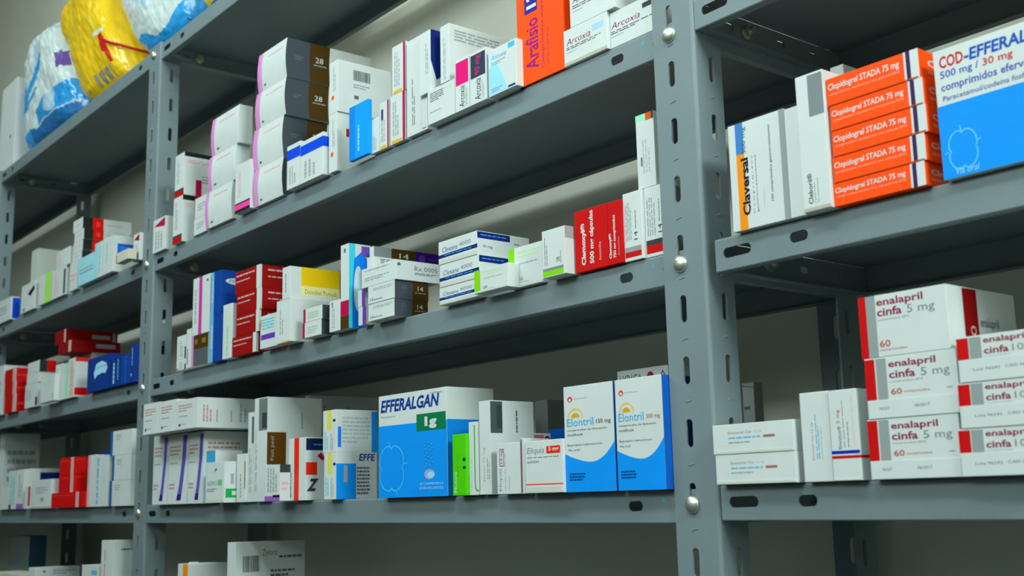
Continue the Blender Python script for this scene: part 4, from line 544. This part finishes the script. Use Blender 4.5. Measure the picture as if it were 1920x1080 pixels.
 ('plain white upright carton left of the blue-edged trio',None,-1321.8,-6,27.2,30.5,40,81.2,'w',0,None,0,[('r','F',0.3,0.5,0.5,0.6,'skyl')]),
 ('blue carton showing behind the plain white uprights',None,-1515.8,60,27.2,48.3,60,99.5,'blued',0,None,0,[]),
 ('bottom of three white cartons with a blue left edge beside the left post','white cartons with a blue left edge',-1281.6,-7,27.2,89.1,80,40.1,'w',0,None,0,[('r','F',0,0,0.12,1,'bluee'),('l','F',0.25,0.6,0.5,0.85,3,'txt2')]),
 ('middle of three white cartons with a blue left edge beside the left post','white cartons with a blue left edge',-1274,-7,67.46,81.5,80,39.7,'w',0,None,0,[('r','F',0,0,0.12,1,'bluee'),('l','F',0.25,0.6,0.5,0.85,3,'txt2')]),
 ('top of three white cartons with a blue left edge beside the left post','white cartons with a blue left edge',-1285.4,-7,107.29,92.9,80,39.2,'w',0,None,0,[('r','F',0,0,0.12,1,'bluee'),('l','F',0.25,0.6,0.5,0.85,3,'txt2')]),
 ('large dim blue-grey carton, left end of the lowest shelf',None,-2055,60,-172.8,143.5,34,145.5,'grey2',0,None,0,[('r','R',0,0,1,1,'blueg')]),
 ('cream-topped carton at the bottom left corner of the photo',None,-1929.4,-4,-172.8,222.3,55,76.9,'w3',0,None,0,[]),
 ('white carton with a dark dot, bottom left beside the cream one',None,-1693.4,-4,-172.8,38.4,81.7,92.1,'w',0,None,0,[('e','R',0.2,0.92,0.03,0.02,'dg'),('l','R',0.4,0.85,0.9,0.95,2,'txt2')]),
 ('low pale blue-white carton before the tall one on the lowest shelf',None,-1404.1,-4,-172.8,76.1,40,104.7,'w',0,None,0,[('r','F',0.6,0.86,0.95,0.93,'skyd2')]),
 ('tall white carton left of the front post on the lowest shelf',None,-1315.6,-4,-172.8,52.6,42.5,146,'w',0,None,0,[('v','F',0.25,0.1,0.4,0.9,1,'redtxt'),('l','R',0.3,0.88,0.9,0.92,1,'txt'),('r','R',0.55,0.5,0.75,0.55,'orange5')]),
 ('wide white carton with an orange and blue strip and bold black upright name',None,33.9,-4,221.4,54.8,45,85.3,'w',0,None,0,[('r','F',0.13,0,0.27,0.705,'orange6'),('r','F',0.13,0.705,0.27,1,'steelblue'),('t','F',0.2,0.125,0.335,0.66,'Claversal','black',90,0.035,0),('t','F',0.235,0.7,0.325,0.95,'500 mg','steeld',90,0,0),('t','F',0.385,0.13,0.42,0.66,'C o m p r i m i d o s','txt',90,0,0),('t','F',0.45,0.13,0.48,0.66,'gastrorresistentes','txt',90,0,0),('v','F',0.575,0.15,0.585,0.33,1,'txt2'),('t','F',0.7,0.2,0.755,0.9,'100 comprimidos gastrorresistentes','txt',90,0,0),('r','F',0.91,0,1,1,'slatew')]),
 ('plain white carton between the orange-striped one and the grey-topped one',None,88.9,-4,221.4,14.5,60,83.9,'w',0,None,0,[]),
 ('tall white carton with a grey top block and small black upright name',None,103.7,-8,221.4,24.1,70,103.4,'w',0,(0.03,'cream'),0,[('r','F',0.44,0.68,0.98,0.985,'slatew2'),('t','F',0.2,0.055,0.37,0.275,'Cleboril®','black',90,0.01,0),('t','F',0.42,0.055,0.48,0.2,'Comprimidos','txt',90,0,0),('t','F',0.54,0.055,0.59,0.23,'60 comprimidos','txt',90,0,0)]),
 ('white carton back peeking out above the topmost orange carton',None,81,70,221.4,12.2,60,136,'w',0,None,0,[]),
 ('bottom of five stacked orange cartons with white and plum end bands','five stacked orange cartons',128,-5,221.4,72.6,30,16.7,'orange7',0,None,0,[('r','F',0.85,0,1,1,'w'),('r','F',0.872,0,0.915,1,'plum'),('t','F',0.02,0.5,0.8,0.8,'Clopidogrel STADA 75 mg','w',0,0.015,0),('t','F',0.03,0.35,0.8,0.46,'comprimidos recubiertos con película EFG','peach',0,0,0),('t','R',0.25,0.42,0.95,0.72,'Clop','w',0,0.02,0),('l','R',0.25,0.22,0.95,0.34,2,'peach')]),
 ('second lowest of five stacked orange cartons with white and plum end bands','five stacked orange cartons',128.8,-5,238.26,73.7,30,18.9,'orange7',0,(0.06,'orange8'),0,[('r','F',0.85,0,1,1,'w'),('r','F',0.872,0,0.915,1,'plum'),('t','F',0.02,0.5,0.8,0.8,'Clopidogrel STADA 75 mg','w',0,0.015,0),('t','F',0.03,0.35,0.8,0.46,'comprimidos recubiertos con película EFG','peach',0,0,0),('t','R',0.25,0.42,0.95,0.72,'Clop','w',0,0.02,0),('l','R',0.25,0.22,0.95,0.34,2,'peach')]),
 ('middle of five stacked orange cartons with white and plum end bands','five stacked orange cartons',129.8,-5,257.28,75.4,30,19.3,'orange7',0,(0.06,'orange8'),0,[('r','F',0.85,0,1,1,'w'),('r','F',0.872,0,0.915,1,'plum'),('t','F',0.02,0.5,0.8,0.8,'Clopidogrel STADA 75 mg','w',0,0.015,0),('t','F',0.03,0.35,0.8,0.46,'comprimidos recubiertos con película EFG','peach',0,0,0),('t','R',0.25,0.42,0.95,0.72,'Clop','w',0,0.02,0),('l','R',0.25,0.22,0.95,0.34,2,'peach')]),
 ('second highest of five stacked orange cartons with white and plum end bands','five stacked orange cartons',129.8,-5,276.76,74.8,30,18.7,'orange7',0,(0.06,'orange8'),0,[('r','F',0.85,0,1,1,'w'),('r','F',0.872,0,0.915,1,'plum'),('t','F',0.02,0.5,0.8,0.8,'Clopidogrel STADA 75 mg','w',0,0.015,0),('t','F',0.03,0.35,0.8,0.46,'comprimidos recubiertos con película EFG','peach',0,0,0),('t','R',0.25,0.42,0.95,0.72,'Clop','w',0,0.02,0),('l','R',0.25,0.22,0.95,0.34,2,'peach')]),
 ('topmost of five stacked orange cartons with white and plum end bands','five stacked orange cartons',128.4,-5,295.64,74.7,42,21,'orange7',0,(0.06,'orange8'),0,[('r','F',0.85,0,1,1,'w'),('r','F',0.872,0,0.915,1,'plum'),('t','F',0.02,0.5,0.8,0.8,'Clopidogrel STADA 75 mg','w',0,0.015,0),('t','F',0.03,0.35,0.8,0.46,'comprimidos recubiertos con película EFG','peach',0,0,0),('t','R',0.25,0.42,0.95,0.72,'Clop','w',0,0.02,0),('l','R',0.25,0.22,0.95,0.34,2,'peach')]),
 ('very large blue and white carton at the right edge of the photo',None,213,-4,221.4,90.9,80,88.6,'w',0,None,0,[('g','F',[(0,0),(1,0),(1,0.565),(0,0.565)],'azure'),('t','F',0.045,0.85,0.235,0.945,'COD','crim2',0,0.025,0),('t','F',0.24,0.85,0.97,0.945,'-EFFERALGAN','navytxt2',0,0.03,0.12),('t','F',0.045,0.755,0.345,0.83,'500 mg /','navytxt2',0,0.01,0),('t','F',0.375,0.755,0.6,0.83,'30 mg','crim2',0,0.01,0),('t','F',0.045,0.655,0.95,0.735,'comprimidos efervescentes','navytxt2',0,0.01,0),('t','F',0.05,0.595,0.74,0.635,'Paracetamol/codeína fosfato','navytxt2',0,0,0.1),('o','F',[(0.264,0.2),(0.274,0.214),(0.277,0.228),(0.278,0.244),(0.277,0.259),(0.274,0.274),(0.269,0.288),(0.263,0.301),(0.255,0.313),(0.246,0.323),(0.236,0.332),(0.225,0.338),(0.214,0.342),(0.203,0.344),(0.191,0.343),(0.18,0.338),(0.17,0.325),(0.16,0.338),(0.149,0.343),(0.137,0.344),(0.126,0.342),(0.115,0.338),(0.104,0.332),(0.094,0.323),(0.085,0.313),(0.077,0.301),(0.071,0.288),(0.066,0.274),(0.063,0.259),(0.062,0.244),(0.063,0.228),(0.066,0.214),(0.076,0.2),(0.066,0.186),(0.063,0.172),(0.062,0.156),(0.063,0.141),(0.066,0.126),(0.071,0.112),(0.077,0.099),(0.085,0.087),(0.094,0.077),(0.104,0.068),(0.115,0.062),(0.126,0.058),(0.137,0.056),(0.149,0.057),(0.16,0.062),(0.17,0.075),(0.18,0.062),(0.191,0.057),(0.203,0.056),(0.214,0.058),(0.225,0.062),(0.236,0.068),(0.246,0.077),(0.255,0.087),(0.263,0.099),(0.269,0.112),(0.274,0.126),(0.277,0.141),(0.278,0.156),(0.277,0.172),(0.274,0.186)],1,'sky2'),('o','F',[(0.16,0.38),(0.165,0.345)],0.8,'sky2'),('o','F',[(0.28,0.24),(0.31,0.245)],0.8,'sky2'),('o','F',[(0.03,0.19),(0.055,0.2)],0.8,'sky2'),('t','F',0.1,0.02,0.28,0.07,'Vía oral','skyl',0,0,0.2)]),
 ('lower of two flat white cartons with small blue print beside the big post','flat white cartons with small blue print',5.5,-7,29.2,75.1,60,22.4,'w',0,(0.1,'w2'),0,[('t','F',0.2,0.66,0.5,0.76,'Emconcor Cor','redtxt3',0,0,0),('t','F',0.52,0.66,0.62,0.76,'2,5 mg','pinktxt',0,0,0),('l','F',0.2,0.48,0.6,0.58,1,'skyd2'),('r','F',0.64,0.5,0.78,0.58,'redtxt3'),('l','F',0.2,0.34,0.48,0.42,1,'txt2')]),
 ('upper of two flat white cartons with small blue print beside the big post','flat white cartons with small blue print',4.1,-7,51.72,76.2,60,22.5,'w',0,(0.1,'w2'),0,[('t','F',0.2,0.66,0.5,0.76,'Emconcor Cor','redtxt3',0,0,0),('t','F',0.52,0.66,0.62,0.76,'2,5 mg','pinktxt',0,0,0),('l','F',0.2,0.48,0.6,0.58,1,'skyd2'),('r','F',0.64,0.5,0.78,0.58,'redtxt3'),('l','F',0.2,0.34,0.48,0.42,1,'txt2')]),
 ('upright white carton with upright blue print only, right bay',None,86,-5,29.2,24.4,60,63,'w',0,None,0,[('t','F',0.33,0.24,0.42,0.66,'Emconcor Cor 2,5 mg','redtxt3',90,0,0),('v','F',0.47,0.25,0.62,0.75,2,'skyd2'),('v','F',0.66,0.25,0.7,0.6,1,'txt2')]),
 ('upright white carton with navy and red bands near its foot, right bay',None,111.3,-6,29.2,22.9,50,62.6,'w',0,(0.02,'w2'),0,[('t','F',0.24,0.35,0.38,0.6,'Emconcor®','black',90,0,0),('t','F',0.24,0.63,0.38,0.78,'5 mg','red4',90,0,0),('v','F',0.46,0.36,0.5,0.88,1,'txt'),('v','F',0.6,0.36,0.65,0.64,1,'txt'),('v','F',0.8,0.36,0.86,0.93,1,'peach'),('r','F',0,0.295,1,0.33,'navy3'),('r','F',0,0.245,1,0.275,'red4'),('r','R',0,0.245,1,0.275,'red4'),('r','R',0.5,0.6,0.8,0.7,'txt')]),
 ('bottom of three white cartons with red and grey bands and dose 5 mg','white cartons with red and grey bands, 5 mg',141.5,-6,29.2,67.1,130,40.1,'w',0,(0.3,'w'),0,[('r','F',0,0.31,0.115,0.98,'red4'),('r','F',0.13,0.31,0.245,0.98,'slatew'),('t','F',0.27,0.785,0.785,0.935,'enalapril','maroon',0,0.02,0),('t','F',0.27,0.64,0.56,0.77,'cinfa','maroon',0,0.02,0),('t','F',0.62,0.595,0.925,0.765,'5 mg','slatem',0,0,0),('t','F',0.27,0.565,0.64,0.605,'comprimidos EFG','txt2',0,0,0),('t','F',0.28,0.375,0.4,0.475,'60','redtxt2',0,0.01,0),('t','F',0.42,0.385,0.7,0.43,'comprimidos','redtxt2',0,0,0),('l','F',0.88,0.4,0.94,0.43,1,'txt2'),('t','K',0.14,0.14,0.25,0.19,'96257','txt',0,0,0),('t','K',0.53,0.15,0.69,0.2,'06/2017','txt',0,0,0)]),
 ('middle of three white cartons with red and grey bands and dose 5 mg','white cartons with red and grey bands, 5 mg',142.9,-6,69.42,68.1,130,41.2,'w',0,(0.3,'w'),0,[('r','F',0,0.31,0.115,0.98,'red4'),('r','F',0.13,0.31,0.245,0.98,'slatew'),('t','F',0.27,0.785,0.785,0.935,'enalapril','maroon',0,0.02,0),('t','F',0.27,0.64,0.56,0.77,'cinfa','maroon',0,0.02,0),('t','F',0.62,0.595,0.925,0.765,'5 mg','slatem',0,0,0),('t','F',0.27,0.565,0.64,0.605,'comprimidos EFG','txt2',0,0,0),('t','F',0.28,0.375,0.4,0.475,'60','redtxt2',0,0.01,0),('t','F',0.42,0.385,0.7,0.43,'comprimidos','redtxt2',0,0,0),('l','F',0.88,0.4,0.94,0.43,1,'txt2'),('t','K',0.14,0.14,0.25,0.19,'96257','txt',0,0,0),('t','K',0.53,0.15,0.69,0.2,'06/2017','txt',0,0,0)]),
 ('top of three white cartons with red and grey bands and dose 5 mg','white cartons with red and grey bands, 5 mg',141.6,-6,110.8,66.6,86.2,42.3,'w',0,None,0,[('r','F',0,0,0.088,1,'red4'),('r','F',0.088,0,0.2,1,'slatew'),('t','F',0.215,0.785,0.745,0.945,'enalapril','maroon',0,0.02,0),('t','F',0.215,0.65,0.5,0.785,'cinfa','maroon',0,0.02,0),('t','F',0.56,0.605,0.865,0.775,'5 mg','slatem',0,0,0),('t','F',0.215,0.57,0.58,0.615,'comprimidos EFG','txt2',0,0,0),('t','F',0.22,0.155,0.345,0.265,'60','redtxt2',0,0.01,0),('t','F',0.22,0.085,0.53,0.13,'comprimidos','redtxt2',0,0,0),('r','R',0.22,0.02,0.42,0.98,'red8'),('t','R',0.3,0.06,0.38,0.4,'60','pinkw',90,0,0),('t','R',0.45,0.35,0.72,0.55,'enalapril','txt',0,0,0),('l','R',0.45,0.2,0.65,0.3,1,'txt')]),
 ('bottom of three white cartons with red and grey bands and dose 10 mg, right edge','white cartons with red and grey bands, 10 mg',208.8,-8,29.2,59.2,70,29.6,'w',0,(0.49,'w'),0,[('r','F',0,0.5,0.135,0.97,'red4'),('r','F',0.145,0.5,0.28,0.97,'slatew'),('t','F',0.305,0.78,0.79,0.95,'enalapril','maroon',0,0.02,0),('t','F',0.305,0.58,0.58,0.73,'cinfa','maroon',0,0.02,0),('t','F',0.62,0.535,0.98,0.73,'10 mg','slatem',0,0,0),('t','F',0.31,0.505,0.6,0.545,'comprimidos','txt2',0,0,0),('t','K',0.17,0.24,0.47,0.3,'Lote 96242','txt',0,0,0),('t','K',0.53,0.25,0.9,0.31,'CAD 06/2017','txt',0,0,0)]),
 ('middle of three white cartons with red and grey bands and dose 10 mg, right edge','white cartons with red and grey bands, 10 mg',211.3,-8,58.95,59.8,70,28.5,'w',0,(0.49,'w'),0,[('r','F',0,0.5,0.135,0.97,'red4'),('r','F',0.145,0.5,0.28,0.97,'slatew'),('t','F',0.305,0.78,0.79,0.95,'enalapril','maroon',0,0.02,0),('t','F',0.305,0.58,0.58,0.73,'cinfa','maroon',0,0.02,0),('t','F',0.62,0.535,0.98,0.73,'10 mg','slatem',0,0,0),('t','F',0.31,0.505,0.6,0.545,'comprimidos','txt2',0,0,0),('t','K',0.17,0.24,0.47,0.3,'Lote 96242','txt',0,0,0),('t','K',0.53,0.25,0.9,0.31,'CAD 06/2017','txt',0,0,0)]),
 ('top of three white cartons with red and grey bands and dose 10 mg, right edge','white cartons with red and grey bands, 10 mg',213.1,-8,87.61,59.2,70,29,'w',0,(0.49,'w'),0,[('r','F',0,0.5,0.135,0.97,'red4'),('r','F',0.145,0.5,0.28,0.97,'slatew'),('t','F',0.305,0.78,0.79,0.95,'enalapril','maroon',0,0.02,0),('t','F',0.305,0.58,0.58,0.73,'cinfa','maroon',0,0.02,0),('t','F',0.62,0.535,0.98,0.73,'10 mg','slatem',0,0,0),('t','F',0.31,0.505,0.6,0.545,'comprimidos','txt2',0,0,0),('t','K',0.17,0.24,0.47,0.3,'Lote 96242','txt',0,0,0),('t','K',0.53,0.25,0.9,0.31,'CAD 06/2017','txt',0,0,0)]),
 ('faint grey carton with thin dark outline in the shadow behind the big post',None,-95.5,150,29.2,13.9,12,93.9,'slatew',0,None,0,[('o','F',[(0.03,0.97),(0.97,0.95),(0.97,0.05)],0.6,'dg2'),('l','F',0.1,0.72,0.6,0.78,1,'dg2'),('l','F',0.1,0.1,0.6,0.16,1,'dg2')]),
]
for i, a in enumerate(BOXES): carton(i, *a)
# ------------------------------------------------------------ nappy packs and a white box on top of the rack
def plastic(name, h, rough=.3): return make_mat(name, lin(h), rough * .75, 0, 14, .06, .10, 22, .5)
P_CLEAR = plastic('pack_film_white', 'd4e0dc', .3); P_BLUE = plastic('pack_film_blue', '2a9ae0', .28); P_YEL = plastic('pack_film_yellow', 'ecc010', .3)
P_RED = plastic('pack_film_red', 'd01420', .35); P_PURP = plastic('pack_film_purple', '6a4a98', .35); P_DBLUE = plastic('pack_film_deep_blue', '1c6cae', .3); P_GREY = plastic('pack_print_grey', '8a8470', .4)
P_LEMON = plastic('pack_film_lemon', 'f0dc50', .3); P_PALE = plastic('pack_film_pale', 'b4d4e4', .3)
def pack(name, x0, x1, y0, y1, z0, z1, ex, wr, paint, mats, seed, l0=0, l1=0):
    """a stuffed film pack: rounded block with creases; paint(u, v, side) picks the film colour"""
    V, F, MI, W = [], [], [], []
    cx, cy, cz = (x0 + x1) / 2, (y0 + y1) / 2, (z0 + z1) / 2
    hx, hy, hz = (x1 - x0) / 2, (y1 - y0) / 2, (z1 - z0) / 2
    K = 2 / ex
    for ax in range(3):
        for sg in (-1, 1):
            b = len(V); N = 44 if ax != 1 else 96
            for j in range(N + 1):
                for i in range(N + 1):
                    p = [0, 0, 0]; p[ax] = sg; p[(ax + 1) % 3] = 2 * i / N - 1; p[(ax + 2) % 3] = 2 * j / N - 1
                    r = sum(abs(c) ** K for c in p) ** (-1 / K)
                    px, py, pz = (c * r for c in p)
                    q = Vector((px * 2.1 + seed, py * 2.1, pz * 2.6))
                    k = 1 + wr * (noise.noise(q) + .7 * abs(noise.noise(q * 2.7)) - .25 + .45 * abs(noise.noise(Vector((q.x * 5, q.y * 5, q.z * 1.7 + q.x))) ) - .12)
                    k = 1 + (k - 1) * min(1, max(0, (pz + 1) * 4))
                    X, Y, Z_ = px * k * hx, py * k * hy, pz * (1 if pz < 0 else k) * hz
                    W.append((cx + X, cy + Y, cz + Z_)); q_ = (X / hx + 1) / 2; V.append((x0 + l0 * (Z_ + hz) + q_ * (x1 - x0 + (l1 - l0) * (Z_ + hz)), max(cy + Y, -1), cz + Z_))
            for j in range(N):
                for i in range(N):
                    a = b + j * (N + 1) + i; f = (a, a + 1, a + N + 2, a + N + 1); F.append(f)
                    p = [sum(W[t][r] for t in f) / 4 for r in range(3)]
                    MI.append(paint((p[0] - x0) / (x1 - x0), (p[2] - z0) / (z1 - z0), (p[1] - y0) / (y1 - y0)))
    me = mesh_from(name, V, F, MI, mats, True); fix(me)
    bm = bmesh.new(); bm.from_mesh(me); bmesh.ops.remove_doubles(bm, verts=list(bm.verts), dist=2e-5); bm.to_mesh(me); bm.free()
    for q in me.polygons: q.use_smooth = True
    return link(name, me)
ZA = 745.2 + LH + .1
def nz(u, v, k): return noise.noise(Vector((u * k, v * k, k)))
def paint_a(u, v, s):
    d = v + .03 * nz(u, v, 6)
    if d < .17: return 3 if u > .3 else 1
    if .18 < d < .36 and u > .42 and d < .2 + .22 * u: return 1 if nz(u, v, 5) > -.15 else 4
    if abs(d - (.30 + .62 * u)) < .05 and .10 < u < .62: return 1
    if .02 < u < .2 and .42 < d < .56: return 1
    if abs(d - (.30 + .3 * u)) < .018 and u < .5: return 1
    if .86 < u < .97 and .50 < d < .65: return 2
    return 4 if nz(u, v, 4.5) > .22 else 0
a = pack('nappy_pack', -1985, -1584, 4, 186, ZA, ZA + 290, .45, .05, paint_a, [P_CLEAR, P_BLUE, P_PURP, P_DBLUE, P_PALE], 3.3, .05, -.72)
tag(a, 'crumpled clear and blue nappy pack between the white box and the yellow pack', 'nappy pack', 'nappy packs on top of the rack')
def paint_y(u, v, s):
    if .45 < u < .75 and .07 < v < .17 and s < .45 and int(u * 30) % 3: return 1
    if .10 < u < .2 and .3 < v < .62 and s < .45 and int(v * 40) % 4 == 0: return 1
    if s < .5 and (.74 < u < .83 and .27 < v < .42 or .775 < u < .825 and .17 < v < .28): return 3
    if .68 < u < .86 and .425 < v < .455 and s < .5: return 2
    if s < .5 and .72 < u < .76 and .455 < v < .6: return 4
    return 0
y = pack('nappy_pack', -1566, -1300, 2, 186, ZA, ZA + 300, .45, .04, paint_y, [P_YEL, P_GREY, P_CLEAR, P_RED, P_LEMON], 8.1, -.72, -.85)
y.name = 'nappy_pack'
tag(y, 'bright yellow pack with red marks and a red side seam on top of the rack', 'nappy pack', 'nappy packs on top of the rack')
def seam(name, pts, rad, parent, m):
    V, F = [], []; n = 8
    for i, p in enumerate(pts):
        a_, b_ = Vector(pts[max(0, i - 1)]), Vector(pts[min(len(pts) - 1, i + 1)]); t = (b_ - a_).normalized()
        s1 = t.cross(Vector((0, 1, .3))).normalized(); s2 = t.cross(s1)
        for k in range(n):
            q = Vector(p) + s1 * rad * math.cos(2 * math.pi * k / n) + s2 * rad * .5 * math.sin(2 * math.pi * k / n); V.append(tuple(q))
    for i in range(len(pts) - 1):
        for k in range(n): F.append((i * n + k, i * n + (k + 1) % n, (i + 1) * n + (k + 1) % n, (i + 1) * n + k))
    me = mesh_from(name, V, F, [0] * len(F), [m], True); fix(me); return link(name, me, parent)
seam('side_seam', [(-1436, -2, ZA + 108), (-1408, 2, ZA + 92), (-1376, 12, ZA + 78), (-1352, 40, ZA + 66), (-1340, 100, ZA + 60)], 3, y, P_RED)
def paint_b(u, v, s):
    d = v + .05 * nz(u, v, 4)
    if d < .05: return 3 if u > .35 else 1
    if d < .20 + .06 * math.sin(7 * u + 1): return 1
    if .78 < u and .74 < d < .8: return 1
    return 4 if nz(u, v, 4) > .2 else 0
b = pack('nappy_pack', -1284, -1070, 2, 190, ZA, ZA + 265, .62, .04, paint_b, [P_CLEAR, P_BLUE, P_YEL, P_DBLUE, P_PALE], 5.7, -.85, -.05)
tag(b, 'white and blue nappy pack right of the yellow one, above the left front post', 'nappy pack', 'nappy packs on top of the rack')
c = pack('nappy_pack', -1058, -800, 6, 190, ZA, ZA + 240, .5, .05, lambda u, v, s: 0 if v > .1 else 1, [P_YEL, P_DBLUE], 2.2, 0)
tag(c, 'second yellow pack, only its corner seen at the top edge of the photo', 'nappy pack', 'nappy packs on top of the rack')
cc = Carton(112, 150, 205, 'w', 0); cc.body(); cc.draw([('e', 'F', .72, .36, .04, .022, 'dg')])
o = link('cardboard_box', cc.mesh('cardboard_box')); o.location = (-2100 * U, 6 * U, ZA * U)
tag(o, 'plain white box at the left end of the rack top, beside the crumpled pack', 'box')
